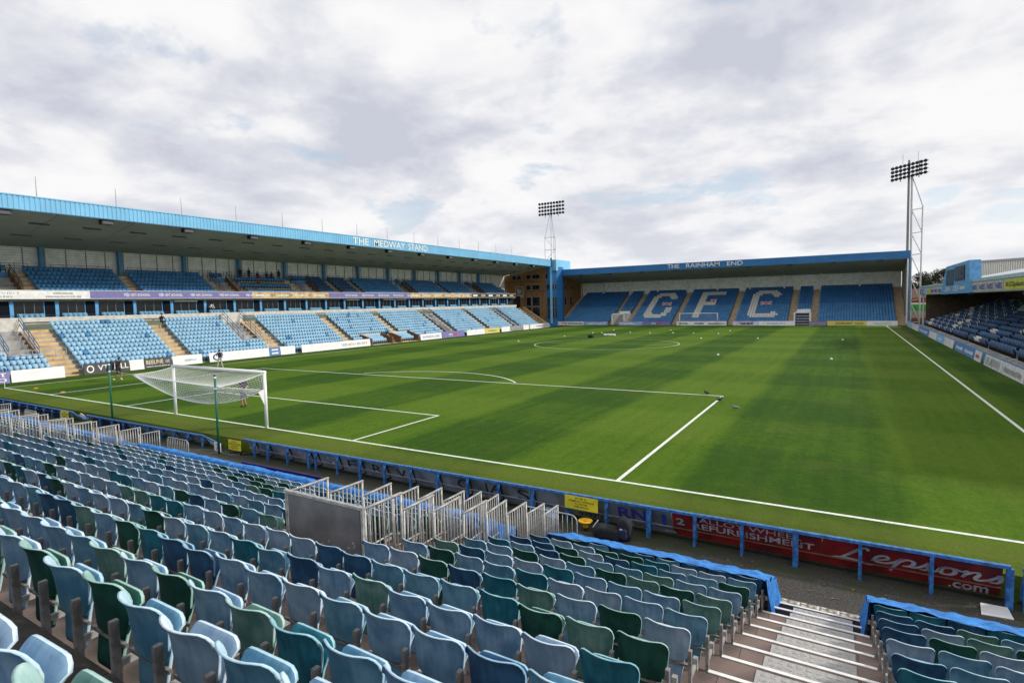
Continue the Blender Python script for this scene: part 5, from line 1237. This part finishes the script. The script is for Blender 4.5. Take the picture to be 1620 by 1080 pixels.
eb(28.9,33.5,white_board,'white hoarding at the right end of the far goal line',[('#o',0.2,0.8,0.35,0.65,mat('faint_grey_print',(0.55,0.55,0.55),0.6))])
rb = [(102.0,93.4,'pale blue','pale_blue_print'),(93.3,84.0,'grey and white',None),(83.8,72.0,'blue and white','b'),(71.8,64.8,'white',None),(64.6,59.2,'light blue','s'),(59.0,52.9,'white and tan',None),(51.6,47.2,'blue','b'),(47.1,42.4,'blue with white panels','b'),(42.2,39.7,'white with red print','r'),(38.3,32.9,'tall-lettered white','t'),(32.7,27.4,'grey-printed white','u'),(27.2,20.5,'plain white','w'),(20.3,12.0,'blank white','w')]
skyb = mat('sky_blue_hoarding',(0.2,0.45,0.75),0.6,0,0.15)
dim = mat('off_white_hoarding',(0.62,0.62,0.6),0.6,0,0.12,1.5)
for i, (ya, yb_, desc, code) in enumerate(rb):
    m_ = {'pale_blue_print': mat('pale_blue_print',(0.35,0.5,0.75),0.6), None: dim, 'b': blue_board, 's': skyb, 'r': dim, 't': dim, 'u': dim, 'w': dim}[code]
    tx = {'t': [('LIFE MEDWAY',0.08,0.92,0.15,0.85,ink_grey)], 'u': [('#t',0.08,0.9,0.2,0.7,ink_grey)], 'r': [('#p',0.2,0.8,0.3,0.7,ink_red)], 'b': [('#r',0.1,0.9,0.3,0.7,white_board)], 's': [('#s',0.3,0.7,0.3,0.7,white_board)]}.get(code, [])
    hoard((34.75,ya),(34.75,yb_),0.0,0.78,m_,'%s hoarding, %s from the far corner by the right touchline' % (desc, nth(i+1)),tx)
b = MB(); b.box(34.9,35.0,RY0,102.3,-0.3,0.84); b.build('front_wall', col_blue, RS)

# ------------------------------------------------------------------ floodlight pylons
def lampset(par, c, right, rows, cols, sx, sz, r=0.42):
    f = Vector((0.3,-0.9,-0.35)).normalized() if c[0] < 0 else Vector((-0.5,-0.8,-0.35)).normalized()
    d = Vector(right).normalized()
    lm = MB(); lm.tube([(0,0,0), f*0.18, f*0.30, f*0.46], [r*0.45, r*0.85, r, r*1.02], 12); me = lm.mesh('floodlamp', [lamp_black], True)
    gm = MB(); gm.tube([f*0.461, f*0.475], [r*0.93, r*0.93], 12); ge = gm.mesh('lamp_glass', [lamp_glass])
    for j in range(rows):
        for i in range(cols):
            p = Vector(c)+d*((i-(cols-1)/2)*sx)+Vector((0,0,-j*sz))-Vector(par.location)
            ref('floodlamp', me, par, p); 
    b = MB()
    for j in range(rows): zz = c[2]-j*sz; a_ = Vector((c[0],c[1],zz))-d*sx*cols/2; c_ = Vector((c[0],c[1],zz))+d*sx*cols/2; b.bar(a_+Vector((0,0.1,-0.1)), c_+Vector((0,0.1,-0.1)), 0.1)
    for i in (0.25,0.5,0.75): q = Vector(c)+d*sx*cols*(i-0.5)+Vector((0,0.12,0)); b.bar(q+Vector((0,0,0.3)), q-Vector((0,0,rows*sz)), 0.12)
    b.build('lamp_frame', greypole, par)
P1 = thing('floodlight_pylon', 'tall floodlight pylon with dark mast and white lattice at the right of the end stand', 'floodlight', (35.4, 107, -0.7))
b = MB(); b.tube([(34.95,106.5,-0.7),(34.82,106.5,28.9)],[0.24,0.16],10); b.build('mast', greypole, P1)
b = MB()
b.tube([(35.55,106.6,-0.7),(35.3,106.6,26.2)],0.17,8); b.tube([(36.9,106.6,-0.7),(36.95,106.6,20.8)],0.12,8); b.tube([(36.95,106.6,20.8),(35.35,106.6,26.1)],0.09,8)
zs = [20.4,16.3,12.5,8.6,4.5,0.5]; 
for z_ in zs: b.tube([(35.4,106.6,z_-0.15),(36.95,106.6,z_)],0.08,6)
for a_, c_ in zip(zs[:-1], zs[1:]): b.tube([(35.42,106.6,a_-0.2),(36.93,106.6,c_)],0.075,6)
b.build('lattice', lattice, P1)
lampset(P1, (34.95,106.3,28.15), (1,-0.25,0.13), 4, 9, 0.6, 0.66, 0.28)
b = MB(); b.tube([(33.9,106.3,28.2),(33.9,106.3,29.9)],0.03,5); b.tube([(36.1,106.3,28.5),(36.1,106.3,30.2)],0.03,5); b.build('aerial', greypole, P1)
P2 = thing('floodlight_pylon', 'slim white lattice floodlight pylon rising behind the corner tower', 'floodlight', (-42.9, 121, -0.7))
b = MB()
for dx, dy in ((-1.7,0),(1.4,0),(0,2.0)):
    b.tube([(-42.8+dx,120+dy,10),(-42.8+dx,120+dy,22.8)],0.075,6); b.tube([(-42.8+dx,120+dy,22.8),(-42.7,120.3,30.0)],0.075,6)
b.tube([(-42.8,120.2,10),(-42.7,120.3,31.0)],0.09,6)
for z_ in (22.8,19.5,16.5):
    b.tube([(-44.5,120,z_),(-41.4,120,z_)],0.07,6); b.tube([(-41.4,120,z_),(-42.8,122,z_)],0.06,6)
b.tube([(-44.5,120,22.8),(-41.4,120,19.5)],0.055,6); b.tube([(-44.5,120,16.5),(-41.4,120,19.5)],0.055,6)
b.build('lattice', lattice, P2)
b = MB(); b.tube([(-42.8,120.2,-0.7),(-42.8,120.2,10.2)],0.5,8); b.build('mast', greypole, P2)
lampset(P2, (-42.4,120.0,31.9), (1,0,0), 4, 9, 0.87, 0.93, 0.34)

# ------------------------------------------------------------------ beyond the gap on the right
def leaf_mat(nm_, c1, c2):
    return mat(nm_, c1, 0.8, 0, 0.3, 0.25, col2=c2)
lf1 = leaf_mat('dark_foliage', (0.045,0.06,0.02), (0.02,0.032,0.012)); lf2 = leaf_mat('brown_green_foliage', (0.055,0.065,0.025), (0.03,0.038,0.014))
bark = mat('tree_bark', (0.08,0.06,0.04), 0.9, 0, 0.2)
def tree(x, y, h, r, m_, label, seed):
    rn = random.Random(seed); t = thing('tree', label, 'tree', (x,y,-0.75), 'trees behind the right stand')
    b = MB(); b.tube([(0,0,0),(0.2,0.1,h*0.4),(0,0,h*0.8)],[0.35,0.24,0.08],8)
    cl_ = []
    for k in range(26):
        a = rn.uniform(0, 6.28); rr = r*math.sqrt(rn.random())*0.85; zz = h*(0.32+0.62*rn.random()); rr *= math.sqrt(max(0.15, 1-((zz/h-0.6)/0.42)**2)); c_ = Vector((rr*math.cos(a), rr*math.sin(a), zz)); cl_.append(c_)
        if k % 3 == 0: b.tube([(0.1,0.05,h*(0.3+0.3*rn.random())), c_],[0.12,0.03],5)
    b.build('trunk', bark, t, local=True)
    L_ = MB()
    for c_ in cl_:
        cr_ = r*rn.uniform(0.22,0.38)
        for _ in range(150):
            v = Vector((rn.gauss(0,1),rn.gauss(0,1),rn.gauss(0,1))).normalized()*cr_*(rn.random()**0.4); p = c_+v; s_ = rn.uniform(0.12,0.3)
            u = Vector((rn.gauss(0,1),rn.gauss(0,1),rn.gauss(0,1))).normalized(); w2 = u.cross(v.normalized()+Vector((.01,.02,.03))).normalized()
            L_.quad(p-u*s_, p+w2*s_*0.6, p+u*s_, p-w2*s_*0.6)
    L_.build('crown', m_, t, local=True)
tree(44.0,186,12.6,4.2,lf2,'brownish tree seen between the lattice pylon and the end stand roof',1)
tree(50.5,192,13.8,4.6,lf1,'dark tree with the highest crown behind the right stand roof',2)
tree(56.5,188,12.8,4.2,lf1,'dark tree touching the left side of the scoreboard',3)
tree(47.5,200,12.2,4.0,lf1,'dark tree filling the space between the brownish and the tallest tree',4)
tree(40.5,178,9.5,3.4,lf2,'lower tree beyond the gap between the two stands',5)
tree(62,195,12.6,4.2,lf1,'dark tree hidden mostly behind the scoreboard',6)
H = thing('brick_house', 'small red brick house with dark roof seen through the gap between the stands', 'house', (41.5,156,-0.7))
b = MB(); b.box(37.5,47,152,160,-0.7,4.6); b.build('wall', mat('red_brick',(0.32,0.1,0.05),0.85,0,0.25,2), H)
b = MB(); b.prism([(37.2,151.7,4.5),(37.2,160.3,4.5),(37.2,156,6.8)], (10.1,0,0)); b.build('roof', mat('brown_roof_tile',(0.12,0.07,0.05),0.8), H)
for x_ in (38.6,40.6,43): b = MB(); b.box(x_,x_+0.9,151.93,151.98,2.4,3.6); b.build('window', glass_dark, H)
V = thing('green_van', 'bright green van with pale roof parked beyond the gap between the stands', 'van', (40.2,142,-0.7))
b = MB(); b.prism([(38.2,141,1.3),(42.4,141,1.3),(42.4,141,2.5),(42.0,141,3.1),(38.4,141,3.1),(38.2,141,2.9)], (0,2.2,0)); b.build('body', mat('bright_green_paint',(0.04,0.4,0.06),0.4,0,0.2,1.5), V)
b = MB(); b.box(38.5,41.9,140.95,143.25,3.11,3.4); b.build('roof', white, V); b = MB(); b.box(41.2,42.2,140.96,140.99,2.4,3.0); b.build('window', glass_dark, V)
for x_ in (39.0,41.6): b = MB(); b.tube([(x_,140.9,1.2),(x_,141.2,1.2)],0.42,14); b.build('wheel', black, V)
PWL = thing('pink_wall', 'pale pink rendered wall below the green van in the gap between the stands', 'wall', (40,135,-0.7)); b = MB(); b.box(36.8,44,134.9,135.1,-0.7,1.75); b.build('render', mat('pale_pink_render',(0.42,0.33,0.3),0.8), PWL)
FN = thing('brown_fence', 'brown board fence between the two stands in the right corner', 'fence', (37,112,-0.7)); b = MB()
for k in range(16):
    q = MB(); q.box(35.5+k*0.2,35.68+k*0.2,111.97,112.03,-0.7,1.0+0.02*(k % 3)); q.build('board', brown_wall, FN)
b = MB(); b.box(35.5,38.7,112.031,112.08,0.3,0.4); b.build('fence_rail', brown_wall, FN)

# ------------------------------------------------------------------ goals
def goal_frame(y0, sgn, label, zg=0.0):
    t = thing('football_goal', label, 'goal', (0, y0, zg))
    for x in (-3.72, 3.72):
        b = MB(); b.tube([(x,y0,zg),(x,y0,zg+2.5)],0.075,16); b.build('goal_post', goalwhite, t, smooth=True)
    b = MB(); b.tube([(-3.78,y0,zg+2.5),(3.78,y0,zg+2.5)],0.075,16); b.build('crossbar', goalwhite, t, smooth=True)
    return t
G1 = goal_frame(0, -1, 'near football goal with its net hitched up to two green poles')
b = MB(); b.prism([(3.72,-0.05,1.75),(3.72,-0.35,1.66),(3.72,-0.05,1.0)], (0.02,0,0)); b.build('net_gusset', goalwhite, G1)
def wirenet(surf, nu, nv, r=0.0065):
    b = MB(); P = [[Vector(surf(i/nu, j/nv)) for j in range(nv+1)] for i in range(nu+1)]
    def seg(p, q):
        d = (q-p)
        if d.length < 1e-4: return
        d.normalize(); u = d.cross(Vector((0.3,0.2,1))).normalized()*r; v = d.cross(u).normalized()*r
        o = len(b.v)
        for c_ in (p, q):
            for k in range(3): a = 2*math.pi*k/3; b.v.append(tuple(c_+u*math.cos(a)+v*math.sin(a)))
        for k in range(3): b.f.append((o+k, o+(k+1)%3, o+3+(k+1)%3, o+3+k)); b.m.append(0)
    for i in range(nu+1):
        for j in range(nv+1):
            if i < nu: seg(P[i][j], P[i+1][j])
            if j < nv: seg(P[i][j], P[i][j+1])
    return b
BL, BR = Vector((-2.8,-2.3,2.36)), Vector((4.0,-2.3,2.18))
def backline(s): p = BL.lerp(BR, s); p.z -= 0.16*4*s*(1-s)*0.9; p.y += 0.35*4*s*(1-s); return p
hem_pts = [Vector((-2.9,-2.3,2.34)),Vector((-3.0,-1.6,1.82)),Vector((-1.79,-1.2,1.29)),Vector((-0.19,-1.15,1.10)),Vector((1.33,-1.0,1.08)),Vector((2.8,-0.6,1.3)),Vector((3.70,-0.05,1.72))]
def hem(s):
    f = s*(len(hem_pts)-1); i = min(len(hem_pts)-2, int(f)); t_ = f-i
    p0 = hem_pts[max(0,i-1)]; p1 = hem_pts[i]; p2 = hem_pts[i+1]; p3 = hem_pts[min(len(hem_pts)-1,i+2)]
    return 0.5*((2*p1)+(p2-p0)*t_+(2*p0-5*p1+4*p2-p3)*t_*t_+(3*p1-p0-3*p2+p3)*t_**3)
def roofnet(s, t_):
    a = Vector((-3.7+7.4*s, 0, 2.46)); c = backline(s); p = a.lerp(c, t_); p.z -= 0.22*4*t_*(1-t_)*(0.3+s*(1-s)*2.6); return p
def backnet(s, t_):
    a = backline(s); c = hem(s); p = a.lerp(c, t_); k = 4*t_*(1-t_)*math.sin(math.pi*min(1,s*1.05))
    p.y -= 0.12*k; p.z -= 0.14*k; return p
n1 = wirenet(roofnet, 52, 18); n1.build('net_roof', netwhite, G1, kind=None)
n2 = wirenet(backnet, 52, 16); n2.build('net_back', netwhite, G1)
def sidenet(s, t_):   # the right-hand side panel gathered between post, back line and hem
    a = Vector((3.7,0,2.42)).lerp(Vector((3.7,-0.03,1.74)), t_); c = backline(1.0).lerp(hem(0.86), t_); return a.lerp(c, s)
wirenet(sidenet, 14, 8).build('net_side', netwhite, G1)
b = MB(); b.tube([hem(i/30) for i in range(31)], 0.017, 5); b.tube([backline(i/20) for i in range(21)], 0.015, 5); b.tube([(-3.7,-0.02,2.45)]+[roofnet(0, i/8) for i in range(1,9)],0.013,5); b.tube([(3.7,-0.02,2.45)]+[roofnet(1, i/8) for i in range(1,9)],0.013,5)
b.build('net_edge_rope', netwhite, G1)
def pole(x, y, zb, zt_, label, ring):
    t = thing('net_pole', label, 'pole', (x, y, zb))
    b = MB(); b.tube([(0,0,0),(0,0,zt_-zb)],0.045,12); b.build('shaft', polegreen, t, local=True, smooth=True)
    b = MB(); b.tube([(0,0,zt_-zb),(0,0,zt_-zb+0.04)],0.055,12); b.build('cap', black, t, local=True)
    for z_ in ring: b = MB(); b.tube([(0,0,z_-zb-0.04),(0,0,z_-zb+0.04)],0.056,12); b.build('tape_band', white, t, local=True)
    return t
pole(-6.35,-1.78,-0.3,2.72,'left green net pole standing behind the blue fence',[2.66,2.3])
pole(3.78,-2.3,-0.6,2.62,'right green net pole standing in the gap of the blue fence',[2.56,2.1])
b = MB(); b.tube([(-6.35,-1.78,2.36),BL],0.008,5); b.tube([(3.78,-2.3,2.12),BR],0.008,5); b.build('net_rope', netwhite, G1)
G2 = goal_frame(101.2, 1, 'far football goal in front of the blue seats below the letter F')
b = wirenet(lambda s, t_: (-3.7+7.4*s, 101.3+1.7*min(1,t_*2), 2.48-0.08*min(1,t_*2) if t_ < 0.5 else 2.4*(2-2*t_)), 26, 14, 0.008); b.build('net', netwhite, G2)

# ------------------------------------------------------------------ people
def person(name_label, joints, edges, radii, colors, loc, rotz, scale=1.0, extra=None, label=None, group=None):
    t = thing('person', label, 'person', loc, group); t.rotation_euler = (0,0,rotz)
    me = bpy.data.meshes.new('body'); keys = list(joints); idx = {k:i for i,k in enumerate(keys)}
    me.from_pydata([tuple(Vector(joints[k])*scale) for k in keys], [(idx[a],idx[b_]) for a,b_,_ in edges], [])
    o = bpy.data.objects.new('body_src', me); C.objects.link(o)
    md = o.modifiers.new('s','SKIN'); 
    if not me.skin_vertices: bpy.context.view_layer.objects.active = o
    for i, k in enumerate(keys):
        sv = me.skin_vertices[0].data[i]; r_ = radii.get(k, 0.05); r_ = r_ if isinstance(r_, tuple) else (r_, r_); sv.radius = tuple(x*scale for x in r_); sv.use_root = (k == 'pelvis')
    sd_ = o.modifiers.new('d','SUBSURF'); sd_.levels = 2; sd_.render_levels = 2
    dg = bpy.context.evaluated_depsgraph_get(); m2 = bpy.data.meshes.new_from_object(o.evaluated_get(dg)); m2.name = 'body'
    bpy.data.objects.remove(o)
    mats = []; mids = {}
    for a,b_,m_ in edges:
        if m_.name not in mids: mids[m_.name] = len(mats); mats.append(m_)
    m2.materials.clear()
    for m_ in mats: m2.materials.append(m_)
    segs_ = [(Vector(joints[a])*scale, Vector(joints[b_])*scale, mids[m_.name]) for a,b_,m_ in edges]
    for p in m2.polygons:
        c = p.center; best = (9e9, 0)
        for a,b_,k in segs_:
            ab = b_-a; t_ = max(0,min(1,(c-a).dot(ab)/max(1e-9,ab.length_squared))); dd = (a+ab*t_-c).length
            if dd < best[0]: best = (dd, k)
        p.material_index = best[1]; p.use_smooth = True
    ob = bpy.data.objects.new('body', m2); C.objects.link(ob); ob.parent = t
    hd = Vector(joints['head'])*scale
    bm = bmesh.new(); bmesh.ops.create_icosphere(bm, subdivisions=2, radius=0.118*scale)
    for v in bm.verts:
        v.co.x *= 0.8; v.co.z *= 1.0
        if v.co.y > 0.03 and v.co.z < 0.035*scale: v.co.y *= 0.45
        v.co += hd+Vector((0,-0.012,0.018))*scale
    hm = bpy.data.meshes.new('hair'); bm.to_mesh(hm); bm.free(); hm.materials.append(hair); ho = bpy.data.objects.new('hair', hm); C.objects.link(ho); ho.parent = t
    return t
if True:
    pass
def jset(pose):
    J = dict(pelvis=(0,0,0.95), waist=(0,0.0,1.08), chest=(0,0.02,1.32), neck=(0,0.02,1.5), head=(0,0.04,1.66), top=(0,0.03,1.76), chin=(0,0.09,1.6),
             hl=(-0.1,0,0.92), kl=(-0.1,0.02,0.5), al=(-0.1,0,0.09), tl=(-0.1,0.17,0.04), hr=(0.1,0,0.92), kr=(0.1,0.02,0.5), ar=(0.1,0,0.09), tr=(0.1,0.17,0.04),
             sl=(-0.18,0,1.43), el=(-0.24,-0.02,1.16), wl=(-0.24,0.08,0.92), fl=(-0.24,0.1,0.82), sr=(0.18,0,1.43), er=(0.24,-0.02,1.16), wr=(0.24,0.08,0.92), fr=(0.24,0.1,0.82))
    J.update(pose); return J
RAD = dict(pelvis=(0.15,0.11), waist=(0.14,0.1), chest=(0.17,0.11), neck=0.055, head=0.085, top=0.05, chin=0.04, hl=0.09, kl=0.062, al=0.045, tl=0.035, hr=0.09, kr=0.062, ar=0.045, tr=0.035, sl=0.065, el=0.045, wl=0.03, fl=0.03, sr=0.065, er=0.045, wr=0.03, fr=0.03)
def E_(top, legs_u, legs_l, shoe, arm_u, arm_l):
    return [('pelvis','waist',top),('waist','chest',top),('chest','neck',top),('neck','head',skin),('head','top',skin),('head','chin',skin),
            ('pelvis','hl',legs_u),('hl','kl',legs_u),('kl','al',legs_l),('al','tl',shoe),('pelvis','hr',legs_u),('hr','kr',legs_u),('kr','ar',legs_l),('ar','tr',shoe),
            ('chest','sl',top),('sl','el',arm_u),('el','wl',arm_l),('wl','fl',skin),('chest','sr',top),('sr','er',arm_u),('er','wr',arm_l),('wr','fr',skin)]
# walking away in black shorts with bags over the shoulder
pa = jset(dict(kl=(-0.1,0.22,0.55), al=(-0.1,0.1,0.14), tl=(-0.1,0.26,0.06), kr=(0.1,0.02,0.5), ar=(0.1,-0.32,0.16), tr=(0.1,-0.2,0.05), chest=(0,0.08,1.3), neck=(0,0.13,1.47), head=(0,0.18,1.62), top=(0,0.19,1.72), chin=(0,0.24,1.57), sl=(-0.18,0.07,1.41), sr=(0.18,0.07,1.41), er=(0.28,0.2,1.2), wr=(0.34,0.42,1.08), fr=(0.36,0.5,1.02), el=(-0.26,-0.05,1.2), wl=(-0.24,-0.02,1.0), fl=(-0.24,0.0,0.94)))
p1 = person('', pa, E_(cl_black, cl_black, skin, cl_white, cl_black, cl_black), RAD, None, (-22.6,5.7,0), R(-60), 1.05, label='person in black top and shorts walking with bags slung behind, left of the goal')
bagt = thing('sports_bag', 'pair of black sports bags hanging from the walking person in black', 'bag', (-22.62,5.42,1.15))
blob(-0.25,-0.05,0.0,0.26,0.2,0.34,cl_black,bagt,'bag_body',5); blob(0.02,-0.3,-0.15,0.2,0.18,0.3,cl_navy,bagt,'bag_pocket',6)
b = MB(); b.box(-0.42,-0.2,-0.27,-0.25,0.06,0.14); b.build('logo', white, bagt, local=True)
b = MB(); b.tube([(-0.2,0,0.3),(0.0,0.1,0.42),(0.2,0.2,0.3)],0.02,6); b.build('strap', cl_black, bagt, local=True)
pb_ = jset(dict(kl=(-0.16,0.08,0.5), al=(-0.22,0.04,0.09), tl=(-0.26,0.18,0.04), kr=(0.12,0.0,0.5), ar=(0.2,-0.12,0.09), tr=(0.26,0.03,0.04), er=(0.26,0.08,1.2), wr=(0.1,0.3,1.15), fr=(0.02,0.36,1.16), el=(-0.26,0.08,1.2), wl=(-0.12,0.3,1.15), fl=(-0.05,0.36,1.16)))
person('', pb_, E_(cl_black, cl_pale, cl_pale, cl_white, cl_black, skin), RAD, None, (-23.0,14.2,0), R(70), 0.98, label='person in black vest and pale trousers standing on the touchline looking at their hands')
b = MB(); b.box(-23.4,-23.35,14.25,14.4,1.1,1.2)
pc = jset(dict(kl=(-0.12,0.12,0.5), al=(-0.13,-0.02,0.12), kr=(0.12,0.02,0.5), ar=(0.14,-0.06,0.09), chest=(0,0.06,1.3), el=(-0.3,0.0,1.18), wl=(-0.3,0.2,1.05), fl=(-0.3,0.28,1.0)))
person('', pc, E_(cl_navy, cl_navy, skin, cl_black, cl_navy, skin), RAD, None, (-2.2,2.8,0), R(200), 0.98, label='person in dark training top and shorts with bare legs seen through the goal net')
ps = jset(dict(pelvis=(0,0,0.5), waist=(0,0.02,0.64), chest=(0,0.06,0.9), neck=(0,0.1,1.07), head=(0,0.13,1.22), top=(0,0.12,1.32), chin=(0,0.19,1.17), hl=(-0.1,0.05,0.5), kl=(-0.13,0.45,0.52), al=(-0.13,0.44,0.1), tl=(-0.13,0.6,0.05), hr=(0.1,0.05,0.5), kr=(0.13,0.45,0.52), ar=(0.13,0.44,0.1), tr=(0.13,0.6,0.05), sl=(-0.18,0.05,1.0), el=(-0.25,0.12,0.76), wl=(-0.18,0.36,0.66), fl=(-0.14,0.44,0.62), sr=(0.18,0.05,1.0), er=(0.25,0.12,0.76), wr=(0.18,0.36,0.66), fr=(0.14,0.44,0.62)))
def sitter(x, y, z, m_, label, rot=-90, sc=1.0, leg=cl_black): return person('', ps, E_(m_, leg, leg, cl_black, m_, m_), RAD, None, (x,y,z), R(rot), sc, label=label)
sitter(-39.2, 17.6, 3.75-0.15, cl_black, 'person in black sitting at the top of the tan aisle in the lower tier', sc=1.1)
sitter(-33.4, 55.5, -0.2, cl_black, 'lone person in black sitting in the front row right of the dugouts')
stand_y = [(30.6,'tall person in black standing beside the blue column in the press area'),(31.9,'person in black standing second from the blue column in the press area'),(36.6,'person in black with crossed arms standing at the right end of the press area')]
for y_, l_ in stand_y: person('', jset({}), E_(cl_black, cl_black, cl_black, cl_black, cl_black, cl_black), RAD, None, (-44.3,y_,9.15), R(-90), 1.0, label=l_)
for y_, l_ in ((33.2,'first of three people sitting at the dark back desk of the press area'),(34.7,'middle of three people sitting at the dark back desk of the press area'),(35.4,'right one of three people sitting at the dark back desk of the press area')): sitter(-44.4, y_, 9.2, cl_navy, l_)
sitter(-42.9, 32.2, 8.3, cl_red, 'person in a red top sitting at the lower press desk')
sitter(-42.9, 31.6, 7.5, cl_black, 'person in black sitting below the red top in the press area')
person('', jset(dict(chest=(0,0.25,1.25),neck=(0,0.36,1.36),head=(0,0.46,1.42),top=(0,0.5,1.5),chin=(0,0.54,1.38),sl=(-0.18,0.28,1.3),sr=(0.18,0.28,1.3),el=(-0.24,0.4,1.05),wl=(-0.2,0.5,0.9),fl=(-0.2,0.55,0.85),er=(0.24,0.4,1.05),wr=(0.2,0.5,0.9),fr=(0.2,0.55,0.85))), E_(cl_white, cl_black, cl_black, cl_black, cl_white, cl_white), RAD, None, (-40.5,23.9,4.62), R(-60), 1.0, label='person in a white shirt leaning forward in front of the glazed boxes')

# ------------------------------------------------------------------ small things on the grass
bm = bmesh.new(); bmesh.ops.create_icosphere(bm, subdivisions=2, radius=0.115)
for f in bm.faces: f.smooth = True
ballm = bpy.data.meshes.new('football'); bm.to_mesh(ballm); bm.free(); ballm.materials.append(mat('white_ball_leather',(0.8,0.8,0.76),0.4))
spots_ = [(-9.06,71.75,'beyond the centre circle on its left, nearest to the dark bag'),(-10.54,71.51,'leftmost of the row beyond the centre circle'),(-10.28,80.56,'far one left of the row in front of the end stand'),(-5.02,74.24,'above the white heap of bibs'),(-1.27,72.82,'just right of the white heap of bibs'),(-0.19,81.2,'far one below the left post of the far goal'),(2.27,73.4,'straight below the far goal net'),(5.49,73.23,'below the right post of the far goal'),(9.21,61.38,'right of the centre circle edge'),(9.38,72.23,'behind the one right of the centre circle'),(9.69,80.15,'far one right of the far goal'),(15.63,39.0,'alone in the pale stripe right of the centre circle'),(16.04,62.88,'near the halfway line in the pale stripe'),(25.51,62.08,'far right beyond the halfway line'),(24.85,37.97,'far right on this side of the halfway line'),(-11.27,62.05,'left beyond the centre circle line'),(-12.8,50.61,'on the far left side of the centre circle')]
for x, y, l_ in spots_:
    o = ref('football', ballm, None, (x, y, 0.115)); tag(o, 'white football lying '+l_, 'ball', 'footballs scattered over the pitch')
t = thing('bib_heap', 'small heap of white bibs on the far side of the centre circle', 'bibs', (-5.5,66.0,0)); 
for k in range(4): blob(-0.7+k*0.45, 0.1*(k%2), 0.14, 0.28, 0.3, 0.16, cl_white, t, 'bib', 10+k, 0.3)
t = thing('black_bag', 'small black bag on the grass left of the white bibs in the centre circle', 'bag', (-6.7,61.5,0)); blob(0,0,0.2,0.45,0.3,0.22,cl_black,t,'body',21,0.2); b = MB(); b.tube([(-0.3,0,0.3),(0,0,0.5),(0.3,0,0.3)],0.03,5); b.build('handle', cl_black, t, local=True)
cm = MB(); cm.tube([(0,0,0),(0,0,0.03),(0,0,0.06)],[0.15,0.13,0.05],12); cme = cm.mesh('marker_cone',[mat('orange_cone',(0.7,0.2,0.03),0.6)])
for (x,y),l_ in (((-19.35,0.9),'orange marker cone where the penalty area meets the goal line'),((-23.69,0.9),'faded orange marker cone nearer to the left picture edge')): tag(ref('marker_cone', cme, None, (x,y,0.0)), l_, 'cone', 'marker cones near the left corner')
def bird(x, y, rot, label, m_):
    t = thing('pigeon', label, 'bird', (x,y,0)); t.rotation_euler = (0,0,R(rot))
    b = MB(); b.tube([(0,-0.24,0.13),(0,-0.15,0.14),(0,-0.05,0.15),(0,0.06,0.16),(0,0.12,0.2),(0,0.15,0.26),(0,0.18,0.265)],[0.015,0.035,0.07,0.075,0.045,0.034,0.015],8); b.build('body', m_, t, local=True, smooth=True)
    b = MB()
    for x_ in (-0.03,0.03): b.tube([(x_,0.02,0),(x_,0.02,0.11)],0.008,4)
    b.build('legs', mat('pigeon_leg',(0.3,0.1,0.08),0.6), t, local=True)
    b = MB(); b.tube([(0,0.185,0.262),(0,0.215,0.255)],[0.009,0.003],5); b.build('beak', black, t, local=True)
bird(19.3,16.4,60,'dark pigeon standing on the far line of the penalty area', lamp_black); bird(20.35,14.5,-40,'black pigeon beside the penalty area corner line', cl_black); bird(21.42,12.55,100,'grey pigeon on the grass right of the penalty area', greypole)
# corner flags
for x, y, l_ in ((31.8,101.2,'corner flag post at the far right corner of the pitch'),(-26.4,0.0,'corner flag post at the near left corner of the pitch')):
    t = thing('corner_flag', l_, 'flag', (x,y,0)); b = MB(); b.tube([(0,0,0),(0,0,1.5)],0.018,6); b.build('pole', white, t, local=True); b = MB(); b.prism([(0.02,0,1.48),(0.4,0.02,1.4),(0.38,0.03,1.2),(0.02,0,1.15)],(0,0.006,0)); b.build('cloth', royal_fascia, t, local=True)
for o in list(bpy.data.objects):
    if o.type == 'EMPTY' and not o.children and 'category' in o: bpy.data.objects.remove(o)
